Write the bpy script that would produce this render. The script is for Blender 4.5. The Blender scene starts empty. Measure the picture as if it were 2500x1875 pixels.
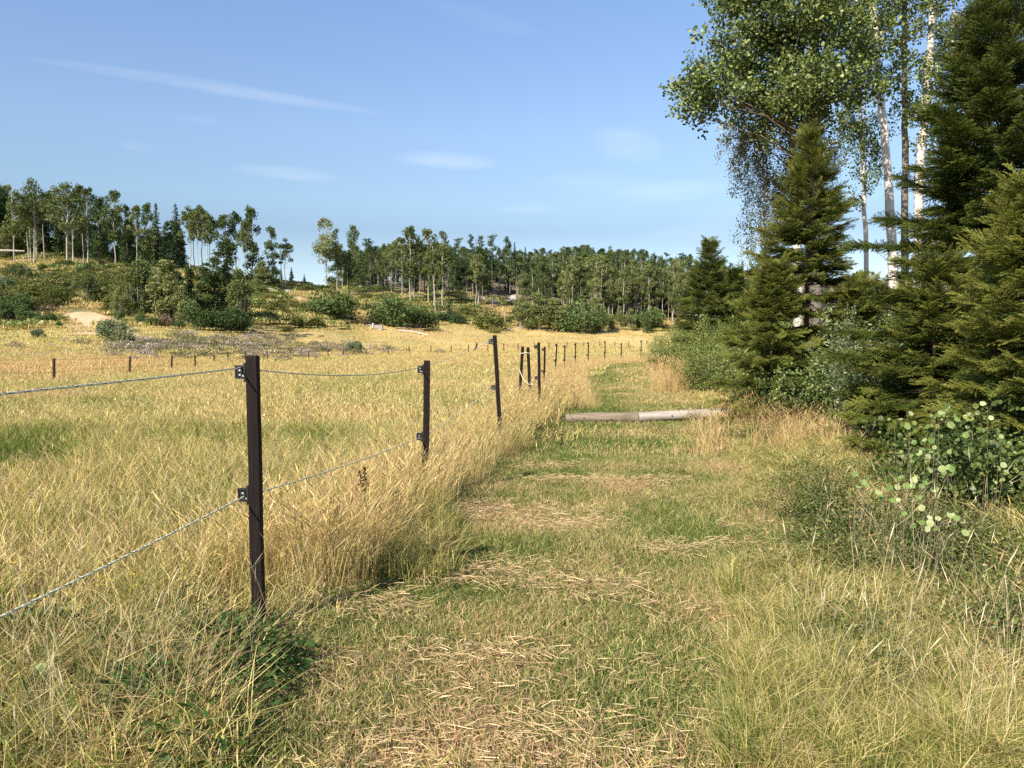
import bpy, math, random
import numpy as np
from mathutils import Vector, Matrix, Euler

S = bpy.context.scene
COL = S.collection
PI = math.pi
R = math.radians
random.seed(7)
rng = np.random.default_rng(11)

# ------------------------------------------------------------------ camera
FOC = 1888.0                       # focal length in photo pixels (2500 wide)
CAMZ = 1.5
PITCH = math.atan(111.5 / FOC)
cam_d = bpy.data.cameras.new('camera')
cam_d.sensor_width = 36.0
cam_d.lens = FOC / 2500 * 36.0
cam_d.clip_end = 6000
cam_d.clip_start = 0.05
cam = bpy.data.objects.new('camera', cam_d)
cam.location = (0, 0, CAMZ)
cam.rotation_euler = (PI / 2 - PITCH, 0, 0)
COL.objects.link(cam)
S.camera = cam

# ------------------------------------------------------------------ light
SUN_EL, SUN_AZ = R(36), R(216)     # azimuth clockwise from +Y: behind the camera, to the left
W = bpy.data.worlds.new('World')
S.world = W
W.use_nodes = True
nt = W.node_tree
for n in list(nt.nodes): nt.nodes.remove(n)
def wn(t, **k):
    n = nt.nodes.new(t)
    for a, b in k.items(): setattr(n, a, b)
    return n
sky = wn('ShaderNodeTexSky')
sky.sky_type = 'NISHITA'
sky.sun_disc = False
sky.sun_elevation = SUN_EL
sky.sun_rotation = SUN_AZ
sky.altitude = 1200
sky.air_density = 1.0
sky.dust_density = 0.0
sky.ozone_density = 1.6
bg = wn('ShaderNodeBackground')
bg.inputs['Strength'].default_value = 0.099
wout = wn('ShaderNodeOutputWorld')
geo = wn('ShaderNodeTexCoord')
# thin cirrus wisps: (azimuth px, elevation py, half length, half height, tilt, strength) on the sky sphere
def sdir(px, py):
    x = (px - 1250) / FOC; y = -(py - 937.5) / FOC
    d = Vector((x, math.cos(PITCH) + y * math.sin(PITCH), -math.sin(PITCH) + y * math.cos(PITCH)))
    return d.normalized()
wisps = [(540, 216, 375, 15, -3.0, .26), (1090, 392, 130, 22, -2, .36), (700, 422, 125, 17, -3, .26),
         (1530, 350, 90, 42, -12, .26), (1640, 465, 150, 26, 2, .26), (1290, 511, 75, 13, 0, .22),
         (1470, 450, 170, 28, -4, .15), (1720, 560, 170, 22, 3, .17), (1180, 45, 160, 26, -14, .07),
         (480, 292, 55, 10, 0, .10), (330, 356, 40, 10, 0, .10), (1800, 520, 120, 20, 0, .12)]
cn = wn('ShaderNodeTexNoise'); cn.inputs['Scale'].default_value = 9; cn.inputs['Detail'].default_value = 7
cn.inputs['Roughness'].default_value = .62
mp = wn('ShaderNodeMapping'); mp.inputs['Scale'].default_value = (1.0, 1.0, 6.0)
nt.links.new(geo.outputs['Generated'], mp.inputs['Vector'])
nt.links.new(mp.outputs['Vector'], cn.inputs['Vector'])
def wmath(op, a, b=None, clamp=False):
    m = wn('ShaderNodeMath', operation=op); m.use_clamp = clamp
    for i, v in enumerate((a, b)):
        if v is None: continue
        if isinstance(v, (int, float)): m.inputs[i].default_value = v
        else: nt.links.new(v, m.inputs[i])
    return m.outputs[0]
def wdot(v):
    d = wn('ShaderNodeVectorMath', operation='DOT_PRODUCT')
    nt.links.new(geo.outputs['Generated'], d.inputs[0]); d.inputs[1].default_value = v
    return d.outputs['Value']
total = None
warp = wmath('MULTIPLY', wmath('SUBTRACT', cn.outputs['Fac'], .5), .9)
for (px, py, hl, hh, tilt, st) in wisps:
    d = sdir(px, py)
    rt = d.cross(Vector((0, 0, 1))).normalized(); up = rt.cross(d)
    t = R(tilt)
    a = rt * math.cos(t) + up * math.sin(t); b = -rt * math.sin(t) + up * math.cos(t)
    u = wmath('MULTIPLY', wdot(a), FOC / hl)
    v = wmath('ADD', wmath('MULTIPLY', wdot(b), FOC / hh), warp)
    rr = wmath('ADD', wmath('MULTIPLY', u, u), wmath('MULTIPLY', v, v))
    g = wmath('MULTIPLY', wmath('MAXIMUM', wmath('SUBTRACT', 1.0, rr), 0.0), st)
    # only the front half of the sphere
    g = wmath('MULTIPLY', g, wmath('GREATER_THAN', wdot(d), 0.0))
    total = g if total is None else wmath('ADD', total, g)
cm = wmath('MULTIPLY', total, wmath('ADD', wmath('MULTIPLY', cn.outputs['Fac'], 1.7), -.05, True), True)
mix = wn('ShaderNodeMix', data_type='RGBA')
nt.links.new(wmath('MULTIPLY', cm, .62), mix.inputs['Factor'])
tint = wn('ShaderNodeMix', data_type='RGBA', blend_type='MULTIPLY'); tint.inputs['Factor'].default_value = 1
sx = wn('ShaderNodeSeparateXYZ'); nt.links.new(geo.outputs['Generated'], sx.inputs[0])
el = wn('ShaderNodeValToRGB'); nt.links.new(sx.outputs['Z'], el.inputs[0])   # clear dry air: less glow low down, deeper blue higher up
er = el.color_ramp.elements
while len(er) < 7: er.new(.5)
for e_, (p_, c_) in zip(er, [(0, (.78, .74, .72)), (.08, (.76, .73, .71)), (.134, (.68, .66, .65)), (.17, (.88, .86, .80)), (.25, (1.09, 1.05, 1.0)), (.39, (1.16, 1.18, 1.22)), (1, (1.2, 1.2, 1.3))]):
    e_.position = p_; e_.color = (*c_, 1)
nt.links.new(el.outputs[0], tint.inputs['B'])
nt.links.new(sky.outputs[0], tint.inputs['A'])
nt.links.new(tint.outputs['Result'], mix.inputs['A'])
mix.inputs['B'].default_value = (6.2, 6.4, 6.9, 1)
nt.links.new(mix.outputs['Result'], bg.inputs['Color'])
nt.links.new(bg.outputs[0], wout.inputs[0])

sun_d = bpy.data.lights.new('sun', 'SUN')
sun_d.energy = 4.6
sun_d.angle = R(.5)
sun_d.color = (1, .925, .80)
sun = bpy.data.objects.new('sun', sun_d)
sv = Vector((math.sin(SUN_AZ) * math.cos(SUN_EL), math.cos(SUN_AZ) * math.cos(SUN_EL), math.sin(SUN_EL)))
sun.rotation_euler = sv.to_track_quat('Z', 'Y').to_euler()
sun.location = sv * 50
COL.objects.link(sun)
vs = S.view_settings
vs.view_transform = 'Standard'; vs.look = 'None'; vs.gamma = 1; vs.use_curve_mapping = False
vs.exposure = 0.88
S.cycles.max_bounces = 5
S.cycles.diffuse_bounces = 3
S.cycles.glossy_bounces = 2
S.cycles.transmission_bounces = 3
S.cycles.transparent_max_bounces = 4
S.cycles.use_denoising = False

# ------------------------------------------------------------------ helpers
def P(px, py, Y):
    """world point seen at photo pixel (px, py) at depth Y"""
    x = (px - 1250) / FOC; y = -(py - 937.5) / FOC
    d = Vector((x, math.cos(PITCH) + y * math.sin(PITCH), -math.sin(PITCH) + y * math.cos(PITCH)))
    k = Y / d.y
    return Vector((d.x * k, Y, CAMZ + d.z * k))
def ZP(py, Y): return P(1250, py, Y).z
def flat(px, py):
    """pixel to the z=0 plane"""
    x = (px - 1250) / FOC; y = -(py - 937.5) / FOC
    d = Vector((x, math.cos(PITCH) + y * math.sin(PITCH), -math.sin(PITCH) + y * math.cos(PITCH)))
    k = -CAMZ / d.z
    return (d.x * k, d.y * k)

_perm = rng.random((256, 256))
def vnoise(x, y, s=1.0, off=0):
    x = np.asarray(x, float) / s + 37.3 + off; y = np.asarray(y, float) / s + 91.7 + off * 1.7
    xi = np.floor(x).astype(int); yi = np.floor(y).astype(int)
    fx = x - xi; fy = y - yi
    fx = fx * fx * (3 - 2 * fx); fy = fy * fy * (3 - 2 * fy)
    a = _perm[xi % 256, yi % 256]; b = _perm[(xi + 1) % 256, yi % 256]
    c = _perm[xi % 256, (yi + 1) % 256]; d = _perm[(xi + 1) % 256, (yi + 1) % 256]
    return (a * (1 - fx) + b * fx) * (1 - fy) + (c * (1 - fx) + d * fx) * fy
def fbm(x, y, s=1.0, off=0, o=3):
    t = 0; a = .5; n = 0
    for i in range(o):
        t = t + a * vnoise(x, y, s / 2 ** i, off + 13 * i); n += a; a *= .5
    return t / n

# terrain: columns of (depth, height) by bearing, interpolated
_cols = {
    -900: [(-500, 0), (12, 0), (38, -.6), (60, .6), (90, 2.2), (105, 4), (165, ZP(640, 165)), (215, 30), (400, 34), (3000, 20)],
    0:    [(-500, 0), (12, 0), (34, ZP(945, 34)), (60, ZP(872, 60)), (78, ZP(842, 78)), (92, ZP(815, 92)), (102, ZP(795, 102)), (168, ZP(645, 168)), (205, ZP(573, 205)), (400, 30), (3000, 10)],
    150:  [(-500, 0), (12, 0), (40, ZP(932, 40)), (65, ZP(868, 65)), (80, ZP(842, 80)), (94, ZP(814, 94)), (102, ZP(790, 102)), (166, ZP(648, 166)), (205, ZP(585, 205)), (400, 24), (3000, 0)],
    300:  [(-500, 0), (12, 0), (49, ZP(919, 49)), (70, ZP(868, 70)), (84, ZP(840, 84)), (96, ZP(812, 96)), (104, ZP(790, 104)), (168, ZP(648, 168)), (195, ZP(620, 195)), (400, 10), (3000, 0)],
    450:  [(-500, 0), (12, 0), (62, ZP(906, 62)), (80, ZP(864, 80)), (92, ZP(836, 92)), (102, ZP(808, 102)), (108, ZP(796, 108)), (172, ZP(652, 172)), (190, ZP(650, 190)), (400, -5), (3000, -10)],
    600:  [(-500, 0), (12, 0), (81, ZP(889, 81)), (92, ZP(862, 92)), (102, ZP(830, 102)), (112, ZP(803, 112)), (120, ZP(785, 120)), (175, ZP(688, 175)), (195, ZP(688, 195)), (400, -5), (3000, -10)],
    740:  [(-500, 0), (12, 0), (92, ZP(879, 92)), (107, ZP(854, 107)), (125, ZP(812, 125)), (150, ZP(765, 150)), (195, ZP(692, 195)), (215, ZP(696, 215)), (400, 0), (3000, -10)],
    900:  [(-500, 0), (12, 0), (100, ZP(870, 100)), (115, ZP(851, 115)), (145, ZP(814, 145)), (152, ZP(806, 152)), (185, ZP(738, 185)), (215, ZP(705, 215)), (250, ZP(690, 250)), (400, 20), (3000, 0)],
    1100: [(-500, 0), (12, 0), (112, ZP(863, 112)), (132, ZP(850, 132)), (165, ZP(812, 165)), (172, ZP(800, 172)), (178, ZP(796, 178)), (200, ZP(745, 200)), (232, ZP(700, 232)), (275, ZP(668, 275)), (400, 28), (3000, 0)],
    1400: [(-500, 0), (12, 0), (40, .05), (90, -.5), (135, ZP(852, 135)), (150, ZP(843, 150)), (185, ZP(813, 185)), (205, ZP(780, 205)), (240, ZP(720, 240)), (290, ZP(665, 290)), (420, 30), (3000, 0)],
    1800: [(-500, 0), (12, 0), (40, .05), (90, 0), (150, ZP(842, 150)), (188, ZP(813, 188)), (210, ZP(785, 210)), (250, ZP(730, 250)), (300, ZP(680, 300)), (420, 28), (3000, 0)],
    2600: [(-500, 0), (12, 0), (40, .2), (90, .5), (150, 1.0), (188, ZP(805, 188)), (250, ZP(740, 250)), (300, ZP(690, 300)), (420, 28), (3000, 0)],
}
_ck = sorted(_cols)
_Ys = np.concatenate([np.linspace(-500, 10, 20), np.linspace(12, 420, 409), np.linspace(430, 3000, 60)])
_tab = np.array([np.interp(_Ys, [a for a, b in _cols[k]], [b for a, b in _cols[k]]) for k in _ck])
# soften kinks along depth
_ker = np.exp(-np.linspace(-2, 2, 9) ** 2); _ker /= _ker.sum()
for i in range(len(_ck)):
    seg = _tab[i, 20:429]
    _tab[i, 24:425] = np.convolve(seg, _ker, 'valid')
def terrain(x, y):
    x = np.asarray(x, float); y = np.asarray(y, float)
    px = 1250 + FOC * x / np.maximum(y, 6.0)
    px = np.clip(px, _ck[0], _ck[-1])
    k = np.clip(np.searchsorted(_ck, px) - 1, 0, len(_ck) - 2)
    ka = np.array(_ck)
    f = (px - ka[k]) / (ka[k + 1] - ka[k]); f = f * f * (3 - 2 * f)
    yi = np.interp(y, _Ys, np.arange(len(_Ys)))
    y0 = np.clip(np.floor(yi).astype(int), 0, len(_Ys) - 2); fy = yi - y0
    z0 = _tab[k, y0] * (1 - fy) + _tab[k, y0 + 1] * fy
    z1 = _tab[k + 1, y0] * (1 - fy) + _tab[k + 1, y0 + 1] * fy
    z = z0 * (1 - f) + z1 * f
    hill = np.clip((y - 100) / 60, 0, 1)
    z = z + hill * ((fbm(x, y, 14, 3) - .5) * 3.0) + (fbm(x, y, 1.4, 5) - .5) * .05 * np.clip((y - 1) / 5, 0, 1)
    return z
def tz(x, y): return float(terrain(np.array([x]), np.array([y]))[0])

def tag(o, label=None, cat=None, group=None, kind=None):
    if label: o['label'] = label
    if cat: o['category'] = cat
    if group: o['group'] = group
    if kind: o['kind'] = kind
    return o
def empty(name, loc, rz=0):
    o = bpy.data.objects.new(name, None)
    o.location = loc; o.rotation_euler = (0, 0, rz); o.empty_display_size = .2
    COL.objects.link(o); return o
def link(name, mesh, parent=None, loc=(0, 0, 0)):
    o = bpy.data.objects.new(name, mesh)
    COL.objects.link(o); o.location = loc
    if parent: o.parent = parent
    return o
def mk_mesh(name, verts, faces, mat, smooth=False, r=None, midx=None):
    m = bpy.data.meshes.new(name)
    m.from_pydata([tuple(v) for v in verts], [], faces)
    for mm in (mat if isinstance(mat, (list, tuple)) else [mat]): m.materials.append(mm)
    if midx is not None: m.polygons.foreach_set('material_index', np.asarray(midx, dtype=np.int32))
    if r is not None:
        at = m.attributes.new('r', 'FLOAT', 'FACE'); at.data.foreach_set('value', np.asarray(r, dtype=np.float32))
    if smooth: m.polygons.foreach_set('use_smooth', [True] * len(m.polygons))
    m.update(); return m
class MB:
    def __init__(s): s.v = []; s.f = []; s.r = []; s.m = []
    def add(s, vs_, fs, r=None, m=0):
        b = len(s.v); s.v += [tuple(v) for v in vs_]
        for f in fs:
            s.f.append([b + i for i in f]); s.r.append(random.random() if r is None else r); s.m.append(m)
    def tube(s, pts, rad, sides=6, cap=True, r=.5, m=0, jit=0):
        pts = [Vector(p) for p in pts]; n = len(pts); b = len(s.v)
        for i, p in enumerate(pts):
            d = (pts[min(i + 1, n - 1)] - pts[max(i - 1, 0)])
            d = d.normalized() if d.length > 1e-9 else Vector((0, 0, 1))
            a = d.cross(Vector((.31, .95, .02)))
            if a.length < .1: a = d.cross(Vector((1, 0, 0)))
            a.normalize(); c = d.cross(a)
            rr = rad[i] if isinstance(rad, (list, tuple)) else rad
            for k in range(sides):
                t = 2 * PI * k / sides
                q = rr * (1 + (random.random() - .5) * jit)
                s.v.append(tuple(p + a * math.cos(t) * q + c * math.sin(t) * q))
        for i in range(n - 1):
            for k in range(sides):
                k2 = (k + 1) % sides
                s.f.append([b + i * sides + k, b + i * sides + k2, b + (i + 1) * sides + k2, b + (i + 1) * sides + k]); s.r.append(r); s.m.append(m)
        if cap:
            s.f.append([b + k for k in range(sides)][::-1]); s.r.append(r); s.m.append(m)
            s.f.append([b + (n - 1) * sides + k for k in range(sides)]); s.r.append(r); s.m.append(m)
    def box(s, c, h, M=None, m=0):
        vs_ = []
        for z in (-1, 1):
            for (x, y) in ((-1, -1), (1, -1), (1, 1), (-1, 1)):
                v = Vector((x * h[0], y * h[1], z * h[2]))
                if M: v = M @ v
                vs_.append(v + Vector(c))
        s.add(vs_, [[0, 3, 2, 1], [4, 5, 6, 7], [0, 1, 5, 4], [1, 2, 6, 5], [2, 3, 7, 6], [3, 0, 4, 7]], .5, m)
    def mesh(s, name, mat, smooth=False): return mk_mesh(name, s.v, s.f, mat, smooth, s.r, s.m)

# ------------------------------------------------------------------ materials
def newmat(name):
    m = bpy.data.materials.new(name); m.use_nodes = True
    t = m.node_tree
    for n in list(t.nodes): t.nodes.remove(n)
    o = t.nodes.new('ShaderNodeOutputMaterial')
    return m, t, o
def ramp(t, stops):
    n = t.nodes.new('ShaderNodeValToRGB'); e = n.color_ramp.elements
    while len(e) < len(stops): e.new(.5)
    for i, (p, c) in enumerate(stops):
        e[i].position = p; e[i].color = (*c, 1)
    return n
def mth(t, op, a, b=None, clamp=False):
    m = t.nodes.new('ShaderNodeMath'); m.operation = op; m.use_clamp = clamp
    for i, v in enumerate((a, b)):
        if v is None: continue
        if isinstance(v, (int, float)): m.inputs[i].default_value = v
        else: t.links.new(v, m.inputs[i])
    return m.outputs[0]
def attr(t, name, typ='GEOMETRY'):
    a = t.nodes.new('ShaderNodeAttribute'); a.attribute_name = name; a.attribute_type = typ
    return a.outputs['Fac']
def leafmat(name, stops, trans=.3, spread=.6, gloss=.0, inst=True, brown=0, rough=.45, vary=.25):
    """foliage / blades: per-leaf value r plus a per-clump value picks the colour from a ramp"""
    m, t, o = newmat(name)
    r = attr(t, 'r')
    v = mth(t, 'MULTIPLY', mth(t, 'SUBTRACT', r, .5), spread)
    b = attr(t, 'bias', 'INSTANCER') if inst else .5
    if not inst:
        oi = t.nodes.new('ShaderNodeObjectInfo')
        b = mth(t, 'ADD', mth(t, 'MULTIPLY', oi.outputs['Random'], .5 if 'far' in name else .6), .25 if 'far' in name else .2)
    fac = mth(t, 'ADD', v, b, True)
    cr0 = ramp(t, stops); t.links.new(fac, cr0.inputs[0])
    vv = mth(t, 'MULTIPLY', mth(t, 'FRACT', mth(t, 'MULTIPLY', r, 13.7)), vary * 2)
    vv = mth(t, 'ADD', vv, 1 - vary)
    class cr: outputs = [None]
    vm = t.nodes.new('ShaderNodeVectorMath'); vm.operation = 'SCALE'; t.links.new(cr0.outputs[0], vm.inputs[0]); t.links.new(vv, vm.inputs['Scale'])
    cr.outputs = [vm.outputs[0]]
    d = t.nodes.new('ShaderNodeBsdfDiffuse'); t.links.new(cr.outputs[0], d.inputs[0])
    tr = t.nodes.new('ShaderNodeBsdfTranslucent'); t.links.new(cr.outputs[0], tr.inputs[0])
    mx = t.nodes.new('ShaderNodeMixShader'); mx.inputs[0].default_value = trans
    t.links.new(d.outputs[0], mx.inputs[1]); t.links.new(tr.outputs[0], mx.inputs[2])
    out = mx.outputs[0]
    if gloss:
        g = t.nodes.new('ShaderNodeBsdfGlossy'); g.inputs['Roughness'].default_value = rough
        g.inputs['Color'].default_value = (.55, .55, .42, 1)
        m2 = t.nodes.new('ShaderNodeMixShader'); m2.inputs[0].default_value = gloss
        t.links.new(out, m2.inputs[1]); t.links.new(g.outputs[0], m2.inputs[2]); out = m2.outputs[0]
    t.links.new(out, o.inputs[0]); return m
def solid(name, c1, c2, scale=8, rough=.8, stretch=(1, 1, 1), bump=.3, detail=5, stops=None, spec=.3, coord='Object'):
    m, t, o = newmat(name)
    tc = t.nodes.new('ShaderNodeTexCoord'); mp_ = t.nodes.new('ShaderNodeMapping'); mp_.inputs['Scale'].default_value = stretch
    t.links.new(tc.outputs[coord], mp_.inputs[0])
    n = t.nodes.new('ShaderNodeTexNoise'); n.inputs['Scale'].default_value = scale; n.inputs['Detail'].default_value = detail
    n.inputs['Roughness'].default_value = .65
    t.links.new(mp_.outputs[0], n.inputs['Vector'])
    cr = ramp(t, stops or [(.3, c1), (.7, c2)]); t.links.new(n.outputs['Fac'], cr.inputs[0])
    b = t.nodes.new('ShaderNodeBsdfPrincipled'); b.inputs['Roughness'].default_value = rough
    b.inputs['Specular IOR Level'].default_value = spec
    t.links.new(cr.outputs[0], b.inputs['Base Color'])
    if bump:
        bp = t.nodes.new('ShaderNodeBump'); bp.inputs['Strength'].default_value = bump; bp.inputs['Distance'].default_value = .02
        t.links.new(n.outputs['Fac'], bp.inputs['Height']); t.links.new(bp.outputs[0], b.inputs['Normal'])
    t.links.new(b.outputs[0], o.inputs[0]); return m

GR = [(0, (.06, .12, .02)), (.22, (.18, .235, .05)), (.45, (.43, .39, .11)), (.66, (.66, .52, .21)), (.85, (.79, .62, .31)), (1, (.60, .38, .19))]
M_grass = leafmat('grass_blades', GR, .30, .80, vary=.45)
M_mown = leafmat('mown_grass', [(0, (.06, .13, .025)), (.25, (.16, .22, .05)), (.5, (.36, .34, .11)), (.7, (.56, .45, .20)), (.88, (.68, .50, .27)), (1, (.62, .37, .21))], .28, .85, vary=.45)
M_straw = leafmat('cut_straw', [(0, (.27, .17, .085)), (.5, (.44, .31, .16)), (1, (.60, .46, .26))], .15, 1.2, vary=.4)
M_seed = leafmat('seed_heads', [(0, (.36, .22, .12)), (.5, (.55, .40, .22)), (1, (.76, .65, .42))], .3, 1.2)
M_weed = leafmat('weed_leaves', [(0, (.025, .065, .018)), (.5, (.055, .115, .03)), (.8, (.12, .18, .04)), (1, (.20, .19, .06))], .25, .8, .02)
M_heath = leafmat('undergrowth_leaves', [(0, (.045, .07, .018)), (.4, (.11, .15, .035)), (.7, (.24, .22, .07)), (1, (.36, .24, .12))], .25, .9, .03, vary=.4)
M_dust = leafmat('thistle_down', [(0, (.12, .15, .05)), (.4, (.26, .22, .12)), (.7, (.42, .34, .26)), (1, (.56, .47, .42))], .3, .8)
M_white = leafmat('white_petals', [(0, (.62, .58, .45)), (1, (.80, .77, .64))], .2, .6)
M_yellow = leafmat('yellow_petals', [(0, (.75, .55, .02)), (1, (.85, .68, .04))], .3, .6)
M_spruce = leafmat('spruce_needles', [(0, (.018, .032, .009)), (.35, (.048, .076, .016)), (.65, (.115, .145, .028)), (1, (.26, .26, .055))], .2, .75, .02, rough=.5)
M_aspen = leafmat('aspen_leaves', [(0, (.035, .062, .014)), (.45, (.10, .145, .032)), (.8, (.23, .27, .07)), (1, (.38, .40, .13))], .3, .75, .07)
M_birch = leafmat('birch_leaves', [(0, (.08, .08, .025)), (.5, (.19, .175, .06)), (.85, (.30, .24, .10)), (1, (.36, .25, .12))], .3, .75, .05)
M_willow = leafmat('willow_leaves', [(0, (0.050, 0.083, 0.028)), (.5, (0.121, 0.165, 0.061)), (.85, (0.264, 0.308, 0.143)), (1, (0.396, 0.429, 0.242))], .3, .75, .06)
M_shrub = leafmat('shrub_leaves', [(0, (0.056, 0.094, 0.020)), (.5, (0.150, 0.206, 0.044)), (.85, (0.312, 0.350, 0.094)), (1, (0.475, 0.450, 0.163))], .35, .75, .05)
M_round = leafmat('round_leaves', [(0, (.07, .13, .03)), (.35, (.13, .20, .05)), (.55, (.24, .31, .10)), (.72, (.36, .39, .19)), (1, (.40, .35, .10))], .3, .1, .03, inst=False)

# far foliage: colour from the tree's own random plus per-leaf r; dark and conifer colours lightened to stand for haze
F_aspen = leafmat('far_aspen_leaves', [(0, (0.065, 0.090, 0.032)), (.5, (0.160, 0.189, 0.065)), (.85, (0.275, 0.290, 0.109)), (1, (0.377, 0.362, 0.160))], .3, .7, 0, inst=False)
F_dark = leafmat('far_dark_leaves', [(0, (0.034, 0.059, 0.022)), (.5, (0.086, 0.128, 0.044)), (.85, (0.155, 0.207, 0.069)), (1, (0.207, 0.259, 0.086))], .25, .7, 0, inst=False)
F_con = leafmat('far_conifer_needles', [(0, (0.020, 0.039, 0.021)), (.5, (0.055, 0.087, 0.041)), (.85, (0.100, 0.137, 0.061)), (1, (0.145, 0.177, 0.081))], .15, .7, 0, inst=False)
F_olive = leafmat('far_scrub_leaves', [(0, (0.061, 0.074, 0.022)), (.5, (0.142, 0.159, 0.043)), (.85, (0.270, 0.263, 0.078)), (1, (0.405, 0.297, 0.135))], .3, .7, 0, inst=False)
F_grey = leafmat('far_willow_leaves', [(0, (.08, .11, .05)), (.5, (.21, .25, .13)), (.85, (.34, .38, .22)), (1, (.42, .44, .28))], .3, .7, 0, inst=False)
F_brown = leafmat('far_dry_twigs', [(0, (0.091, 0.065, 0.039)), (.5, (0.195, 0.143, 0.098)), (1, (0.338, 0.260, 0.182))], .2, .9, 0, inst=False)

def birchbark(name, pale, dark):
    m, t, o = newmat(name)
    tc = t.nodes.new('ShaderNodeTexCoord'); mp_ = t.nodes.new('ShaderNodeMapping'); mp_.inputs['Scale'].default_value = (3, 3, 16)
    t.links.new(tc.outputs['Object'], mp_.inputs[0])
    n = t.nodes.new('ShaderNodeTexNoise'); n.inputs['Scale'].default_value = 1.6; n.inputs['Detail'].default_value = 6; n.inputs['Roughness'].default_value = .7
    t.links.new(mp_.outputs[0], n.inputs['Vector'])
    n2 = t.nodes.new('ShaderNodeTexNoise'); n2.inputs['Scale'].default_value = .9; n2.inputs['Detail'].default_value = 3
    t.links.new(tc.outputs['Object'], n2.inputs['Vector'])
    v = mth(t, 'ADD', mth(t, 'MULTIPLY', n.outputs['Fac'], .75), mth(t, 'MULTIPLY', n2.outputs['Fac'], .45))
    mid = tuple(a * .6 for a in pale)
    cr = ramp(t, [(.46, dark), (.53, mid), (.60, pale), (1, pale)]); t.links.new(v, cr.inputs[0])
    b = t.nodes.new('ShaderNodeBsdfPrincipled'); b.inputs['Roughness'].default_value = .75; b.inputs['Specular IOR Level'].default_value = .2
    t.links.new(cr.outputs[0], b.inputs['Base Color'])
    bp = t.nodes.new('ShaderNodeBump'); bp.inputs['Strength'].default_value = .5; bp.inputs['Distance'].default_value = .02
    t.links.new(n.outputs['Fac'], bp.inputs['Height']); t.links.new(bp.outputs[0], b.inputs['Normal'])
    t.links.new(b.outputs[0], o.inputs[0]); return m
M_bbark = birchbark('birch_bark', (.68, .61, .53), (.07, .055, .045))
M_dbark = birchbark('aspen_bark', (.20, .165, .13), (.04, .032, .026))
M_fbark = solid('far_pale_bark', (.26, .225, .18), (.50, .45, .38), 3, stretch=(1, 1, .6), bump=0)
M_fdbark = solid('far_grey_bark', (.10, .08, .06), (.24, .19, .15), 3, stretch=(1, 1, .6), bump=0)
M_cbark = solid('conifer_bark', (.07, .045, .03), (.20, .13, .08), 12, stretch=(1, 1, .4), bump=.6)
M_twig = solid('twig_bark', (.10, .08, .05), (.22, .17, .11), 20, bump=.2)
M_post = solid('dark_stained_post', (.008, .005, .0045), (.022, .014, .012), 30, .75, (1, 1, .06), .5, 8, spec=.15)
M_plast = solid('black_plastic', (.012, .012, .012), (.028, .028, .028), 40, .4, bump=.1, spec=.5)
M_metal = solid('bolt_metal', (.45, .45, .45), (.6, .6, .6), 40, .35, bump=0)
M_rope = solid('cream_rope', (.66, .63, .44), (.86, .82, .62), 60, .7, bump=.2)
M_rope2 = solid('black_strand', (.02, .02, .018), (.05, .05, .04), 60, .6, bump=.2)
M_rock = solid('boulder_stone', (.22, .19, .17), (.48, .43, .39), 2.5, .9, bump=.6)
M_pale = solid('pale_timber', (.50, .45, .38), (.72, .67, .58), 6, .8, bump=.3)
M_dock = leafmat('dock_seeds', [(0, (.06, .012, .006)), (1, (.14, .035, .015))], .1, .8)

def woodmat(name, a, b, c):
    m, t, o = newmat(name)
    tc = t.nodes.new('ShaderNodeTexCoord'); mp_ = t.nodes.new('ShaderNodeMapping'); mp_.inputs['Scale'].default_value = (1.2, 22, 22)
    t.links.new(tc.outputs['Object'], mp_.inputs[0])
    n = t.nodes.new('ShaderNodeTexNoise'); n.inputs['Scale'].default_value = 1.4; n.inputs['Detail'].default_value = 8; n.inputs['Roughness'].default_value = .7
    t.links.new(mp_.outputs[0], n.inputs['Vector'])
    cr = ramp(t, [(.25, a), (.42, b), (.7, c)]); t.links.new(n.outputs['Fac'], cr.inputs[0])
    n2 = t.nodes.new('ShaderNodeTexNoise'); n2.inputs['Scale'].default_value = 2.2; n2.inputs['Detail'].default_value = 4
    t.links.new(tc.outputs['Object'], n2.inputs['Vector'])
    mx = t.nodes.new('ShaderNodeMix'); mx.data_type = 'RGBA'; mx.blend_type = 'MULTIPLY'
    cr2 = ramp(t, [(.35, (.6, .62, .5)), (.6, (1, 1, 1))]); t.links.new(n2.outputs['Fac'], cr2.inputs[0])
    mx.inputs['Factor'].default_value = .7
    t.links.new(cr.outputs[0], mx.inputs['A']); t.links.new(cr2.outputs[0], mx.inputs['B'])
    bs = t.nodes.new('ShaderNodeBsdfPrincipled'); bs.inputs['Roughness'].default_value = .85
    t.links.new(mx.outputs['Result'], bs.inputs['Base Color'])
    bp = t.nodes.new('ShaderNodeBump'); bp.inputs['Strength'].default_value = .6; bp.inputs['Distance'].default_value = .01
    t.links.new(n.outputs['Fac'], bp.inputs['Height']); t.links.new(bp.outputs[0], bs.inputs['Normal'])
    t.links.new(bs.outputs[0], o.inputs[0]); return m
M_log1 = woodmat('weathered_brown_log', (.08, .06, .04), (.20, .15, .10), (.34, .27, .20))
M_log2 = woodmat('bleached_grey_log', (.17, .14, .11), (.36, .31, .26), (.52, .46, .40))
M_end = solid('log_end_grain', (.05, .035, .025), (.14, .10, .07), 20, .9, bump=.4)

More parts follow.
